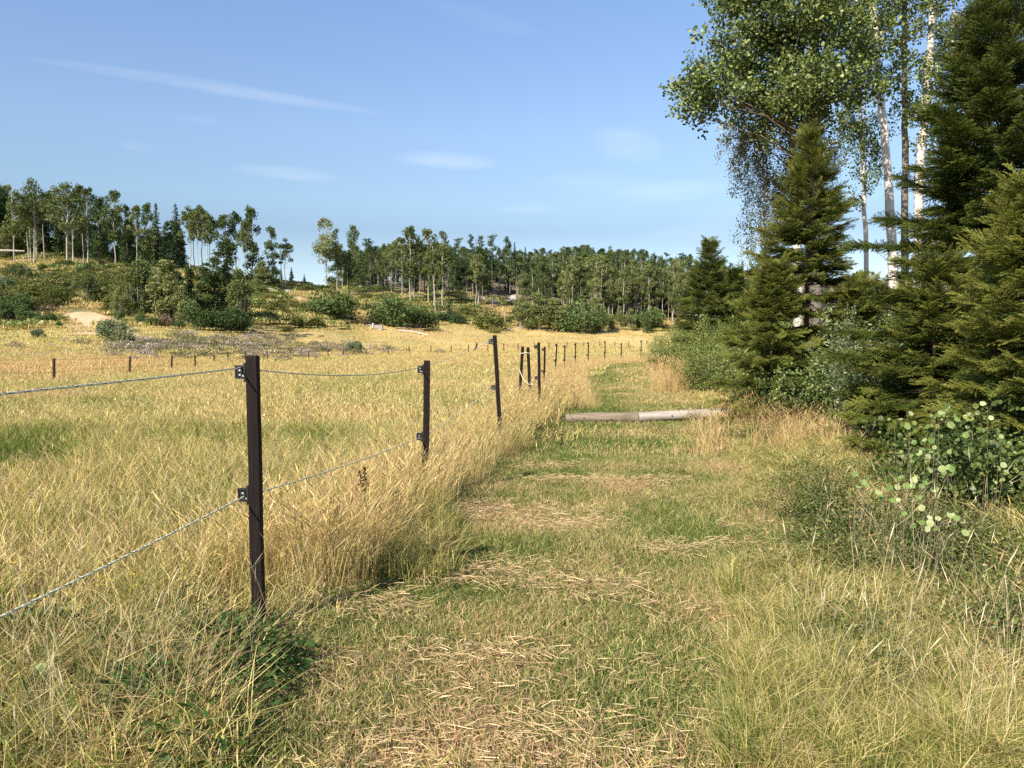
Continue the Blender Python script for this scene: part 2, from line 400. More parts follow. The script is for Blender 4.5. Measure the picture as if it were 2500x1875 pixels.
# ------------------------------------------------------------------ path outline and zones
PATH = np.array([flat(*p) for p in [
    (560, 1990), (640, 1700), (690, 1560), (840, 1440), (985, 1290), (1130, 1165), (1290, 1080), (1375, 1035), (1398, 1010), (1388, 975),
    (1390, 950), (1428, 912), (1469, 897), (1516, 888), (1595, 879.5), (1680, 873),
    (1720, 880), (1625, 888), (1585, 899), (1600, 930), (1640, 955), (1690, 990), (1730, 1010), (1700, 1045),
    (1740, 1100), (1800, 1190), (1880, 1300), (1960, 1430), (2000, 1600), (2010, 1800), (2010, 1990)]])
def in_path(x, y):
    inside = np.zeros(np.shape(x), bool)
    px, py = PATH[:, 0], PATH[:, 1]; j = len(PATH) - 1
    for i in range(len(PATH)):
        c = ((py[i] > y) != (py[j] > y)) & (x < (px[j] - px[i]) * (y - py[i]) / (py[j] - py[i] + 1e-12) + px[i])
        inside ^= c; j = i
    return inside
def edge_dist(x, y):
    d = np.full(np.shape(x), 1e9)
    n = len(PATH)
    for i in range(n - 1):
        a = PATH[i]; b = PATH[i + 1]; ab = b - a
        t = np.clip(((x - a[0]) * ab[0] + (y - a[1]) * ab[1]) / (ab @ ab), 0, 1)
        d = np.minimum(d, np.hypot(x - a[0] - t * ab[0], y - a[1] - t * ab[1]))
    return d
FENCE = [(-1.60, .62), (-1.233, 3.8), (-.79, 6.95), (-.145, 10.3), (.53, 14.8)]
FX = [(619, 3.8), (1035, 6.95), (1222, 10.2), (1318, 15.0), (1328, 21.5), (1355, 31), (1378, 35), (1404, 38), (1436, 41), (1477, 44.5), (1517, 48), (1565, 51.5), (1632, 56)]
FL = np.array([(-1.60, .62)] + [((a - 1250) / FOC * b, b) for a, b in FX] + [(18.5, 66), (30, 75)])
def fence_x(y): return np.interp(y, FL[:, 1], FL[:, 0])
def fence_dist(x, y):
    d = np.full(np.shape(x), 1e9)
    for i in range(len(FL) - 1):
        a = FL[i]; b = FL[i + 1]; ab = b - a
        t = np.clip(((x - a[0]) * ab[0] + (y - a[1]) * ab[1]) / (ab @ ab), 0, 1)
        d = np.minimum(d, np.hypot(x - a[0] - t * ab[0], y - a[1] - t * ab[1]))
    return d
def pix_of(x, y, z=None):
    if z is None: z = terrain(x, y)
    dz = z - CAMZ
    yc = y * math.cos(PITCH) - dz * math.sin(PITCH); zc = y * math.sin(PITCH) + dz * math.cos(PITCH)
    yc = np.maximum(yc, .05)
    return 1250 + FOC * x / yc, 937.5 - FOC * zc / yc

# ------------------------------------------------------------------ ground sheet
tcols = np.sort(np.concatenate([np.linspace(-.72, .72, 190), -np.linspace(.75, 3.2, 16), np.linspace(.75, 3.2, 16)]))
yr = np.concatenate([np.linspace(-60, 0, 12), np.linspace(.6, 20, 50), np.linspace(20.8, 90, 70), np.linspace(91, 125, 68), np.linspace(126.5, 310, 110), np.geomspace(320, 3000, 14)])
TT, YY = np.meshgrid(tcols, yr)
XX = TT * (np.abs(YY) + 12)
ZZ = terrain(XX, YY)
nv = [(a, b, c) for a, b, c in zip(XX.ravel(), YY.ravel(), ZZ.ravel())]
nc = len(tcols); nr = len(yr)
fs = [[j * nc + i, j * nc + i + 1, (j + 1) * nc + i + 1, (j + 1) * nc + i] for j in range(nr - 1) for i in range(nc - 1)]
gm, t, o = newmat('ground_soil')
tc = t.nodes.new('ShaderNodeTexCoord')
n1 = t.nodes.new('ShaderNodeTexNoise'); n1.inputs['Scale'].default_value = 1.5; n1.inputs['Detail'].default_value = 10; n1.inputs['Roughness'].default_value = .75
n2 = t.nodes.new('ShaderNodeTexNoise'); n2.inputs['Scale'].default_value = .12; n2.inputs['Detail'].default_value = 6
n3 = t.nodes.new('ShaderNodeTexNoise'); n3.inputs['Scale'].default_value = .45; n3.inputs['Detail'].default_value = 8; n3.inputs['Roughness'].default_value = .7
for n in (n1, n2, n3): t.links.new(tc.outputs['Object'], n.inputs['Vector'])
soil = ramp(t, [(.3, (.10, .08, .035)), (.5, (.22, .17, .08)), (.7, (.36, .27, .14))]); t.links.new(n1.outputs['Fac'], soil.inputs[0])
fld = ramp(t, [(.3, (.30, .26, .09)), (.5, (.56, .42, .17)), (.7, (.68, .50, .24))]); t.links.new(mth(t, 'ADD', mth(t, 'MULTIPLY', n1.outputs['Fac'], .5), mth(t, 'MULTIPLY', n2.outputs['Fac'], .5)), fld.inputs[0])
hil = ramp(t, [(.32, (.09, .10, .03)), (.44, (.20, .17, .07)), (.56, (.42, .31, .15)), (.72, (.50, .38, .24))]); t.links.new(mth(t, 'ADD', mth(t, 'MULTIPLY', n3.outputs['Fac'], .6), mth(t, 'MULTIPLY', n2.outputs['Fac'], .4)), hil.inputs[0])
frs = ramp(t, [(.35, (.07, .055, .035)), (.55, (.14, .115, .08)), (.7, (.26, .22, .19))]); t.links.new(n3.outputs['Fac'], frs.inputs[0])
snd = ramp(t, [(.3, (.46, .29, .15)), (.5, (.66, .44, .25)), (.7, (.74, .53, .33))]); t.links.new(n3.outputs['Fac'], snd.inputs[0])
def gmix(f, a, b):
    m = t.nodes.new('ShaderNodeMix'); m.data_type = 'RGBA'
    t.links.new(attr(t, f), m.inputs['Factor']); t.links.new(a, m.inputs['A']); t.links.new(b, m.inputs['B']); return m.outputs['Result']
c = gmix('field', soil.outputs[0], fld.outputs[0])
c = gmix('hill', c, hil.outputs[0]); c = gmix('forest', c, frs.outputs[0]); c = gmix('sand', c, snd.outputs[0])
gb = t.nodes.new('ShaderNodeBsdfPrincipled'); gb.inputs['Roughness'].default_value = .95; gb.inputs['Specular IOR Level'].default_value = .1
t.links.new(c, gb.inputs['Base Color'])
bp = t.nodes.new('ShaderNodeBump'); bp.inputs['Strength'].default_value = .8; bp.inputs['Distance'].default_value = .15
t.links.new(n1.outputs['Fac'], bp.inputs['Height']); t.links.new(bp.outputs[0], gb.inputs['Normal'])
t.links.new(gb.outputs[0], o.inputs[0])
gmesh = mk_mesh('ground', nv, fs, gm, True)
PXg, PYg = pix_of(XX, YY, ZZ)
def edge_y(px): return np.interp(px, [-900, 0, 150, 300, 450, 600, 740, 900, 1100, 1400, 1800, 2600], [95, 95, 97, 98, 105, 114, 128, 148, 172, 188, 190, 190])
def forest_y(px): return np.interp(px, [0, 150, 300, 450, 600, 740, 900, 1100, 1250, 1400, 1800], [170, 172, 168, 172, 178, 230, 214, 226, 214, 196, 194])
zone_field = np.clip((YY - 14) / 40, 0, 1)
zone_hill = np.clip((YY - edge_y(PXg)) / 8, 0, 1)
zone_for = np.clip((YY - forest_y(PXg)) / 10, 0, 1) * .85
PYg = PYs = pix_of(XX, YY, ZZ)[1]
sq = ((PXg - 212) / 62) ** 2 + ((PYg - 789) / 27) ** 2 + (fbm(XX, YY, 1.8, 9) - .5) * 1.1
zone_sand = np.clip((1.15 - sq) * 4, 0, 1) * (YY > 80) * (YY < 125)
sq2 = ((PXg - 165) / 60) ** 2 + ((PYg - 668) / 18) ** 2 + (fbm(XX, YY, 2.5, 8) - .5) * 1.6
zone_sand = np.maximum(zone_sand, np.clip((.9 - sq2) * 3, 0, .6) * (YY > 130) * (YY < 170))
for nm, a in (('field', zone_field), ('hill', zone_hill), ('forest', zone_for), ('sand', zone_sand)):
    at = gmesh.attributes.new(nm, 'FLOAT', 'POINT'); at.data.foreach_set('value', a.ravel().astype(np.float32))
ground = link('ground', gmesh); tag(ground, kind='structure')

# ------------------------------------------------------------------ instancing of countless small pieces
_groups = {}
def piece_group(name, meshes):
    """geometry node group that sets the given small meshes on points"""
    coll = bpy.data.collections.new(name + '_pieces')
    for i, m in enumerate(meshes):
        o_ = bpy.data.objects.new('%s_piece_%02d' % (name, i), m); coll.objects.link(o_)
    g = bpy.data.node_groups.new(name, 'GeometryNodeTree')
    g.interface.new_socket('Geometry', in_out='INPUT', socket_type='NodeSocketGeometry')
    g.interface.new_socket('Geometry', in_out='OUTPUT', socket_type='NodeSocketGeometry')
    gi = g.nodes.new('NodeGroupInput'); go = g.nodes.new('NodeGroupOutput')
    ip = g.nodes.new('GeometryNodeInstanceOnPoints'); ci = g.nodes.new('GeometryNodeCollectionInfo')
    ci.inputs['Collection'].default_value = coll; ci.inputs['Separate Children'].default_value = True; ci.inputs['Reset Children'].default_value = True
    def na(nm, ty):
        a = g.nodes.new('GeometryNodeInputNamedAttribute'); a.data_type = ty; a.inputs['Name'].default_value = nm; return a.outputs[0]
    e2r = g.nodes.new('FunctionNodeEulerToRotation')
    g.links.new(na('rot', 'FLOAT_VECTOR'), e2r.inputs[0])
    g.links.new(gi.outputs[0], ip.inputs['Points']); g.links.new(ci.outputs[0], ip.inputs['Instance'])
    ip.inputs['Pick Instance'].default_value = True
    g.links.new(na('idx', 'INT'), ip.inputs['Instance Index'])
    g.links.new(e2r.outputs[0], ip.inputs['Rotation'])
    g.links.new(na('scl', 'FLOAT_VECTOR'), ip.inputs['Scale'])
    g.links.new(ip.outputs[0], go.inputs[0])
    _groups[name] = (g, len(meshes)); return name
def scatter(name, grp, pts, rot, scl, bias, parent=None, idx=None, loc=(0, 0, 0)):
    g, n = _groups[grp]
    pts = np.asarray(pts, np.float32).reshape(-1, 3); N = len(pts)
    m = bpy.data.meshes.new(name); m.vertices.add(N); m.vertices.foreach_set('co', pts.ravel())
    rot = np.asarray(rot, np.float32)
    if rot.ndim == 1: rot = np.stack([np.zeros(N), np.zeros(N), rot], 1)
    scl = np.asarray(scl, np.float32)
    if scl.ndim == 1: scl = np.repeat(scl[:, None], 3, 1)
    m.attributes.new('rot', 'FLOAT_VECTOR', 'POINT').data.foreach_set('vector', rot.astype(np.float32).ravel())
    m.attributes.new('scl', 'FLOAT_VECTOR', 'POINT').data.foreach_set('vector', scl.astype(np.float32).ravel())
    m.attributes.new('bias', 'FLOAT', 'POINT').data.foreach_set('value', np.asarray(bias, np.float32))
    ii = rng.integers(0, n, N) if idx is None else np.asarray(idx)
    m.attributes.new('idx', 'INT', 'POINT').data.foreach_set('value', ii.astype(np.int32))
    m.update()
    o_ = link(name, m, parent, loc)
    md = o_.modifiers.new('pieces', 'NODES'); md.node_group = g
    o_['kind'] = 'stuff'
    return o_

def blade_patch(name, n, size, h0, h1, w, lean=.35, bend=.35, mat=None, heads=0, headw=3.0, hpow=1.0, round_=True):
    b = MB()
    for i in range(n):
        if round_:
            a_ = random.random() * 2 * PI; q = math.sqrt(random.random()) * size * .6; x, y = q * math.cos(a_), q * math.sin(a_)
        else: x, y = (random.random() - .5) * size, (random.random() - .5) * size
        h = h0 + (h1 - h0) * random.random() ** hpow
        a = random.random() * 2 * PI; l = lean * h * random.random()
        dx, dy = math.cos(a) * l, math.sin(a) * l
        bb = bend * h * random.random(); 
        f = random.random() * PI
        wx, wy = math.cos(f) * w * .5, math.sin(f) * w * .5
        k = .75 + .5 * random.random()
        wx *= k; wy *= k
        mx_, my_ = x + dx * .45, y + dy * .45
        tx, ty = x + dx * 1.0 + math.cos(a) * bb, y + dy * 1.0 + math.sin(a) * bb
        zt_ = h * (1 - .3 * (bb / h)); zm = h * .55
        r = random.random()
        if heads and random.random() < heads:
            # stalk with a seed head
            hw = w * headw * (.6 + .8 * random.random())
            sx, sy = mx_ + (tx - mx_) * .62, my_ + (ty - my_) * .62; sz = zm + (zt_ - zm) * .62
            ex, ey = (sx + tx) / 2, (sy + ty) / 2; ez = (sz + zt_) / 2
            g = math.cos(f), math.sin(f)
            v = [(x - wx * .6, y - wy * .6, 0), (x + wx * .6, y + wy * .6, 0), (sx + wx * .4, sy + wy * .4, sz), (sx - wx * .4, sy - wy * .4, sz),
                 (ex + g[0] * hw * .5, ey + g[1] * hw * .5, ez), (tx, ty, zt_), (ex - g[0] * hw * .5, ey - g[1] * hw * .5, ez),
                 (ex - g[1] * hw * .4, ey + g[0] * hw * .4, ez), (ex + g[1] * hw * .4, ey - g[0] * hw * .4, ez)]
            b.add(v, [[0, 1, 2, 3], [3, 4, 5, 6], [3, 7, 5, 8]], min(1, r * .4 + .6))
        else:
            v = [(x - wx, y - wy, 0), (x + wx, y + wy, 0), (mx_ + wx * .85, my_ + wy * .85, zm), (mx_ - wx * .85, my_ - wy * .85, zm), (tx, ty, zt_)]
            b.add(v, [[0, 1, 2, 3], [3, 2, 4]], r)
    return b.mesh(name, mat)

piece_group('near_meadow', [blade_patch('meadow_patch', 84, .42, .14, .46, .0058, .5, .5, M_grass, .08, 1.5, 1.2) for _ in range(5)])
piece_group('mid_meadow', [blade_patch('meadow_patch', 190, 1.1, .14, .46, .011, .45, .5, M_grass, .12, 2.2, 1.2) for _ in range(5)])
piece_group('wide_meadow', [blade_patch('meadow_patch', 260, 2.4, .16, .46, .026, .4, .45, M_grass, .05, 1.6, 1.2) for _ in range(4)])
piece_group('broad_meadow', [blade_patch('meadow_patch', 380, 5.5, .18, .50, .05, .4, .45, M_grass, 0, 1) for _ in range(4)])
piece_group('tall_tuft', [blade_patch('tall_tuft_patch', 34, .26, .28, .85, .0046, .45, .45, M_grass, .5, 2.4, .8) for _ in range(6)])
piece_group('green_tuft', [blade_patch('green_tuft_patch', 110, .22, .16, .48, .0050, .75, .8, M_grass) for _ in range(4)])
piece_group('stalk', [blade_patch('stalk_patch', 5, .16, .5, 1.0, .0024, .55, .35, M_seed, .7, 2.4) for _ in range(8)])
piece_group('mown', [blade_patch('mown_patch', 190, .34, .012, .08, .0044, 1.0, .9, M_mown, hpow=1.5) for _ in range(6)])
piece_group('mid_mown', [blade_patch('mown_patch', 300, .95, .02, .075, .008, .8, .7, M_mown) for _ in range(4)])
piece_group('wide_mown', [blade_patch('mown_patch', 380, 2.2, .02, .085, .016, .8, .7, M_mown) for _ in range(3)])
def straw_patch(n, size, w, L):
    b = MB()
    for i in range(n):
        a_ = random.random() * 2 * PI; q = math.sqrt(random.random()) * size * .55; x, y = q * math.cos(a_), q * math.sin(a_)
        a = random.gauss(0, 1.1); l = L * (.4 + random.random()); z = .01 + random.random() * .045
        dz = (random.random() - .5) * .05
        dx, dy = math.cos(a) * l / 2, math.sin(a) * l / 2; c_ = (random.random() - .5) * .02
        nx, ny = -math.sin(a) * w / 2, math.cos(a) * w / 2
        v = [(x - dx - nx, y - dy - ny, z - dz), (x - nx + ny * 0, y - ny + c_, z + .006), (x + dx - nx, y + dy - ny, z + dz),
             (x + dx + nx, y + dy + ny, z + dz + .002), (x + nx, y + ny + c_, z + .008), (x - dx + nx, y - dy + ny, z - dz + .002)]
        b.add(v, [[0, 1, 4, 5], [1, 2, 3, 4]])
    return b.mesh('straw_patch', M_straw)
piece_group('straw', [straw_patch(44, .46, .0018, .09) for _ in range(5)])

def leaf_clump(name, n, size, h, lw, ll, mat, stem=True, up=.4, shape=4):
    """low leafy plant: stems with leaves"""
    b = MB()
    for i in range(n):
        a_ = random.random() * 2 * PI; q = math.sqrt(random.random()) * size * .5
        z = h * (.08 + .92 * random.random() ** .8) * (1 - .5 * (q / (size * .5)) ** 2)
        leaf(b, Vector((q * math.cos(a_), q * math.sin(a_), z)), lw, ll, up)
    return b.mesh(name, mat)
def leaf(b, p, lw, ll, up=.4, d=None, r=None):
    a = random.random() * 2 * PI
    if d is None: d = Vector((math.cos(a), math.sin(a), random.gauss(up, .5))).normalized()
    n = d.cross(Vector((random.gauss(0, 1), random.gauss(0, 1), random.gauss(0, 1)))).normalized()
    l = ll * (.6 + .7 * random.random()); w = lw * (.6 + .7 * random.random())
    v = [p, p + d * l * .4 + n * w * .5, p + d * l, p + d * l * .4 - n * w * .5]
    b.add(v, [[0, 1, 2, 3]], r)
piece_group('weed', [leaf_clump('weed_patch', 120, .36, .24, .018, .05, M_weed) for _ in range(4)])
piece_group('heath', [leaf_clump('heath_patch', 190, .40, .26, .013, .026, M_heath) for _ in range(4)])
piece_group('far_scrub', [leaf_clump('scrub_patch', 200, 2.2, .8, .14, .2, M_dust) for _ in range(3)])
def flower(name, mat, h):
    b = MB()
    for i in range(2):
        x, y = random.gauss(0, .03), random.gauss(0, .03); z = h * (.8 + .3 * random.random())
        b.tube([(x * .4, y * .4, 0), (x, y, z)], .0012, 3, False, .2, 1)
        for k in range(9):
            a = 2 * PI * k / 9
            q = Vector((x + math.cos(a) * .008, y + math.sin(a) * .008, z + .002 * random.random()))
            leaf(b, q, .008, .010, 0, Vector((math.cos(a), math.sin(a), .3)).normalized(), .9)
    return b.mesh(name, [mat, M_grass])
piece_group('white_flower', [flower('white_flower_patch', M_white, .42) for _ in range(3)])
piece_group('yellow_flower', [flower('yellow_flower_patch', M_yellow, .40) for _ in range(3)])

def grid_pts(y0, y1, s, xl=-.74, xr=.74, pad=.6):
    ys = np.arange(y0, y1, s)
    out = []
    for y in ys:
        xs = np.arange(xl * y - pad, xr * y + pad, s)
        out.append(np.stack([xs, np.full(len(xs), y)], 1))
    p = np.concatenate(out); p += rng.uniform(-.5, .5, p.shape) * s
    return p

def dryness(x, y):
    """0 green .. 1 straw, from broad patches of the meadow"""
    base = .57 + (fbm(x, y, 3.5, 21) - .5) * .65 + (fbm(x, y, .8, 31, 2) - .5) * .2
    far = np.clip((y - 12) / 60, 0, 1)
    base = base * (1 - far) + (.63 + (fbm(x, y, 18, 23) - .5) * .5) * far
    # straw by the fence
    fd = fence_dist(x, y)
    base += np.clip(1 - fd / 1.6, 0, 1) * .10
    # yellower stripe beyond the back fence
    base += np.clip((y - 110) / 30, 0, 1) * .10
    return base
def heath_mask(px, py):
    m = np.zeros(np.shape(px))
    for (n, cx, cy, rx, ry) in HEATH: m = np.maximum(m, np.clip(1.3 - ((px - cx) / rx) ** 2 - ((py - cy) / ry) ** 2, 0, 1))
    return m
WEED = [(50, 500, 1630, 140, 70), (80, 370, 1770, 160, 80), (60, 110, 1600, 200, 55)]
HEATH = [(300, 2250, 1330, 260, 110), (110, 2010, 1250, 110, 80), (200, 2400, 1400, 160, 110), (170, 1900, 1060, 180, 40), (60, 1790, 1030, 100, 14), (260, 2250, 1180, 260, 50),
      (60, 2040, 1390, 70, 30), (90, 2460, 1570, 90, 70), (8, 2210, 1700, 120, 60), (8, 2090, 1600, 90, 50), (30, 1240, 1075, 70, 14), (20, 1300, 1060, 60, 8)]
# tall meadow, left of the path and on the verge
def meadow(name, grp, y0, y1, s, hs, label):
    p = grid_pts(y0, y1, s)
    x, y = p[:, 0], p[:, 1]
    px, py = pix_of(x, y)
    jx = (fbm(x, y, .6, 41, 2) - .5) * .5
    keep = ~in_path(x + jx * (y < 12), y) & ((y < 12) | (edge_dist(x, y) > .35)) & (y < edge_y(px) + 4)
    right = x > fence_x(y) + .8
    # the strip right of the path carries its own cover
    p = p[keep]; x = x[keep]; y = y[keep]; px = px[keep]; right = right[keep]
    z = terrain(x, y)
    fd = fence_dist(x, y); ed = edge_dist(x, y)
    h = (.72 + .5 * fbm(x, y, 2.2, 51)) * hs
    h *= 1 - .35 * np.exp(-(fd / .7) ** 2) * (y < 5.2)
    hm = heath_mask(px, pix_of(x, y, z)[1]); h *= 1 - .38 * hm
    h *= np.where(right, np.clip(.20 + ed * .33, .20, .85), np.clip(.45 + ed * 1.2, .45, 1.0))
    bias = dryness(x, y)
    bias = np.where(right, bias - .10 * np.clip((10 - y) / 5, 0, 1), bias)
    bias += .30 * np.exp(-((px - 150) / 380) ** 2) * np.exp(-((y - np.interp(px, [0, 500], [46, 72])) / 7) ** 2)
    bias -= .10 * hm
    for (n, cx, cy, rx, ry) in WEED:
        wq = np.clip(1.3 - ((px - cx) / rx) ** 2 - ((pix_of(x, y, z)[1] - cy) / ry) ** 2, 0, 1); h *= 1 - .45 * wq; bias += .16 * wq
    # greener where the broad-leaved weeds stand by the first post
    bias -= .28 * np.exp(-(((x + 1.35) / .8) ** 2 + ((y - 3.0) / .5) ** 2))
    for (gx, gy, gr, ga) in GREEN:
        bias -= ga * np.exp(-(((x - gx) / gr) ** 2 + ((y - gy) / (gr * 1.3)) ** 2))
    bias = np.clip(bias + rng.normal(0, .05, len(x)), .03, .97)
    sc = np.stack([np.ones(len(x)), np.ones(len(x)), h], 1) * (.85 + .3 * rng.random(len(x)))[:, None]
    o_ = scatter(name, grp, np.stack([x, y, z - .01], 1), rng.uniform(0, 2 * PI, len(x)), sc, bias)
    tag(o_, label, 'grass'); return o_
def gxy(px, py): 
    a = flat(px, py); return a
GREEN = [(*gxy(760, 1110), .5, .3), (*gxy(30, 1120), .7, .5), (*gxy(40, 1170), .6, .5), (*gxy(480, 1105), .5, .25), (*gxy(230, 985), 1.3, .25), (*gxy(640, 1110), .4, .2),
         (*gxy(1020, 1330), .4, .18), (*gxy(2250, 1500), .6, .25), (*gxy(2150, 1700), .5, .2), (*gxy(1350, 1180), .5, .25)]
meadow('near_meadow_grass', 'near_meadow', 1.2, 11.0, .155, 1.0, 'knee-high dry and green meadow grass on both sides of the mown track')
meadow('middle_meadow_grass', 'mid_meadow', 11.0, 30.0, .46, 1.0, 'sun-bleached pasture grass in the middle of the field')
meadow('wide_meadow_grass', 'wide_meadow', 30.0, 75.0, 1.15, .72, 'golden pasture grass towards the far fence')
meadow('far_meadow_grass', 'broad_meadow', 75.0, 192.0, 2.9, .58, 'pale golden stubble field below the wooded hills')

# taller straw tufts hugging the fence line and verges
def tufts(name, grp, n, fn, label, hs=(.8, 1.2), b0=.7, bs=.12, cat='grass'):
    xs, ys = fn(n)
    z = terrain(xs, ys)
    sc = rng.uniform(*hs, len(xs))
    return tag(scatter(name, grp, np.stack([xs, ys, z - .01], 1), rng.uniform(0, 2 * PI, len(xs)), sc, np.clip(rng.normal(b0, bs, len(xs)), .02, .98)), label, cat)
def along_fence(lo, hi, y0, y1, p=1.6):
    def f(n):
        ys = y0 + (y1 - y0) * rng.random(n) ** p
        return fence_x(ys) + rng.uniform(lo, hi, n), ys
    return f
tufts('fence_line_grass', 'tall_tuft', 950, along_fence(-.7, .25, 4.4, 26), 'tall straw-coloured grass along the foot of the electric fence', (.42, .85), .60, .16)
tufts('far_fence_line_grass', 'tall_tuft', 1800, along_fence(-1.2, 1.2, 16, 58, 1.0), 'orange straw grass around the receding fence posts', (.42, .72), .70, .12)
tufts('fence_seed_stalks', 'stalk', 420, along_fence(-1.5, .3, 2.4, 24), 'thin seeding grass stalks rising along the fence', (.5, .85), .6, .2)
def boxfn(x0, x1, y0, y1, cond=None):
    def f(n):
        x = rng.uniform(x0, x1, n * 2); y = y0 + (y1 - y0) * rng.random(n * 2) ** 1.3
        k = ~in_path(x, y)
        if cond is not None: k &= cond(x, y)
        return x[k][:n], y[k][:n]
    return f
tufts('field_seed_stalks', 'stalk', 1000, boxfn(-12, 0, 1.6, 18, lambda x, y: x < fence_x(y)), 'scattered seeding stalks standing above the pasture', (.45, .75), .6, .2)
def pxfn(x0, x1, y0, y1):
    """scatter over a patch of ground seen between these photo pixels"""
    def f(n):
        px = rng.uniform(x0, x1, n); py = rng.uniform(y0, y1, n)
        a = np.array([flat(u, v) for u, v in zip(px, py)]); return a[:, 0], a[:, 1]
    return f
tufts('verge_straw_left', 'tall_tuft', 70, pxfn(1700, 2080, 1010, 1120), 'rusty dry grass below the spruce at the edge of the track', (.55, .9), .86, .08)
tufts('verge_straw_far', 'tall_tuft', 160, pxfn(1600, 1740, 915, 965), 'golden dry grass beside the far bushes past the log', (.8, 1.3), .8, .08)
tufts('verge_green_grass', 'green_tuft', 420, pxfn(1780, 2500, 1380, 1950), 'bright yellow-green grass in the lower right corner', (.3, .65), .46, .10)
tufts('verge_tall_stalks', 'stalk', 90, pxfn(1900, 2500, 1150, 1900), 'loose straw stalks leaning over the right verge', (.5, .85), .7, .2)
tufts('bank_green_grass', 'green_tuft', 110, pxfn(830, 1110, 1240, 1430), 'arching green grass where the track meets the fence strip', (.45, .85), .45, .12)
tufts('corner_grass', 'green_tuft', 60, pxfn(0, 560, 1600, 1950), 'brownish fine grass in the lower left corner', (.5, .9), .70, .12)
tufts('track_edge_grass', 'green_tuft', 200, pxfn(640, 1330, 1090, 1600), 'short yellow-green tussocks along the left edge of the track', (.3, .55), .5, .12) if False else None

# mown track
def mown(name, grp, y0, y1, s, label):
    p = grid_pts(y0, y1, s, -.45, .5, .3)
    x, y = p[:, 0], p[:, 1]
    jx = (fbm(x, y, .5, 61, 2) - .5) * .35
    k = in_path(x + jx, y) | ((edge_dist(x, y) < .5) & (rng.random(len(x)) < .8))
    x = x[k]; y = y[k]; z = terrain(x, y)
    px, py = pix_of(x, y, z)
    b = .49 + (fbm(x, y, .7, 71) - .5) * .8 + (fbm(x, y, 2.4, 73) - .5) * .4
    # straw covered strips in the foreground, greener wheel tracks further off
    b += .06 * np.clip((6 - y) / 3, 0, 1) + np.clip(fbm(x * .6, y * 1.3, .42, 81) - .56, 0, .2) * 1.6
    gl = np.exp(-((px - np.interp(py, [880, 905, 950, 1000, 1060, 1200, 1300], [1500, 1440, 1430, 1470, 1420, 1370, 1340])) / np.interp(py, [880, 1000, 1300], [35, 45, 110])) ** 2)
    gr_ = np.exp(-((px - np.interp(py, [880, 960, 1000, 1060, 1200, 1300], [1500, 1560, 1610, 1600, 1640, 1680])) / np.interp(py, [880, 1000, 1300], [18, 38, 100])) ** 2)
    b -= gl * (.24 + .26 * np.clip((y - 10) / 6, 0, 1)) * np.clip((y - 4.5) / 3, 0, 1) + gr_ * .14 * np.clip((y - 4.5) / 3, 0, 1)
    b += .12 * np.exp(-((px - 1560) / 60) ** 2) * (y > 15)
    h = .65 + 1.1 * fbm(x, y, .7, 77) ** 1.3 + .6 * np.clip(.6 - edge_dist(x, y), 0, 1)
    sc = np.stack([np.ones(len(x)), np.ones(len(x)), h], 1)
    tag(scatter(name, grp, np.stack([x, y, z - .005], 1), rng.uniform(0, 2 * PI, len(x)), sc, np.clip(b + rng.normal(0, .05, len(x)), .02, .98)), label, 'grass')
mown('near_mown_grass', 'mown', 1.1, 9.5, .105, 'short mown grass of the track in the foreground')
mown('middle_mown_grass', 'mid_mown', 9.5, 24, .36, 'short mown grass of the track around the log')
mown('far_mown_grass', 'wide_mown', 24, 75, 1.0, 'green mown grass where the track bends right')
# cut straw left by the mower
sp = []
xs = rng.uniform(-2.2, 3.0, 9000); ys = rng.uniform(1.6, 9.5, 9000)
spx, spy = pix_of(xs, ys)
mask = fbm(xs * .6, ys * 1.3, .42, 81) + .08 * np.clip((4.6 - ys) / 3, 0, 1) - .12 * np.clip((ys - 4.5) / 3, 0, 1) + rng.normal(0, .03, len(xs))
kk = in_path(xs, ys) & (mask + rng.normal(0, .06, len(xs)) > .60)
kk &= (edge_dist(xs, ys) > .12) & (rng.random(len(xs)) < .30)
xs, ys = xs[kk], ys[kk]
tag(scatter('cut_straw', 'straw', np.stack([xs, ys, terrain(xs, ys) + .012], 1), rng.uniform(-.5, .5, len(xs)), rng.uniform(.7, 1.2, len(xs)), rng.uniform(.3, .7, len(xs))),
    'dry cut straw lying in reddish-blond swathes on the mown track', 'straw')
# broad-leaved weeds and heathy undergrowth
def pix_ell(n, cx, cy, rx, ry):
    a = rng.uniform(0, 2 * PI, n); q = np.abs(rng.normal(0, .75, n))
    g = np.array([flat(cx + rx * u * math.cos(v), cy + ry * u * math.sin(v)) for u, v in zip(q, a)])
    return g[:, 0], g[:, 1]
def ells(name, grp, L, label, hs, b0, bs, cat):
    X = []; Y = []
    for (n, cx, cy, rx, ry) in L:
        x, y = pix_ell(n, cx, cy, rx, ry); X.append(x); Y.append(y)
    X = np.concatenate(X); Y = np.concatenate(Y)
    sc = rng.uniform(*hs, len(X))
    return tag(scatter(name, grp, np.stack([X, Y, terrain(X, Y)], 1), rng.uniform(0, 2 * PI, len(X)), sc, np.clip(rng.normal(b0, bs, len(X)), .02, .98)), label, cat)
ells('broadleaf_weeds', 'weed', WEED + [ (12, 640, 1680, 60, 30), (10, 780, 1130, 70, 16), (12, 30, 1130, 60, 20), (12, 50, 1185, 60, 16), (10, 270, 1600, 70, 30)],
     'dark green broad-leaved weeds at the foot of the nearest post', (.4, 1.05), .42, .28, 'weeds')
ells('verge_undergrowth', 'heath', HEATH,
     'dark brambly undergrowth below the spruces on the right', (.45, 1.05), .36, .22, 'undergrowth')
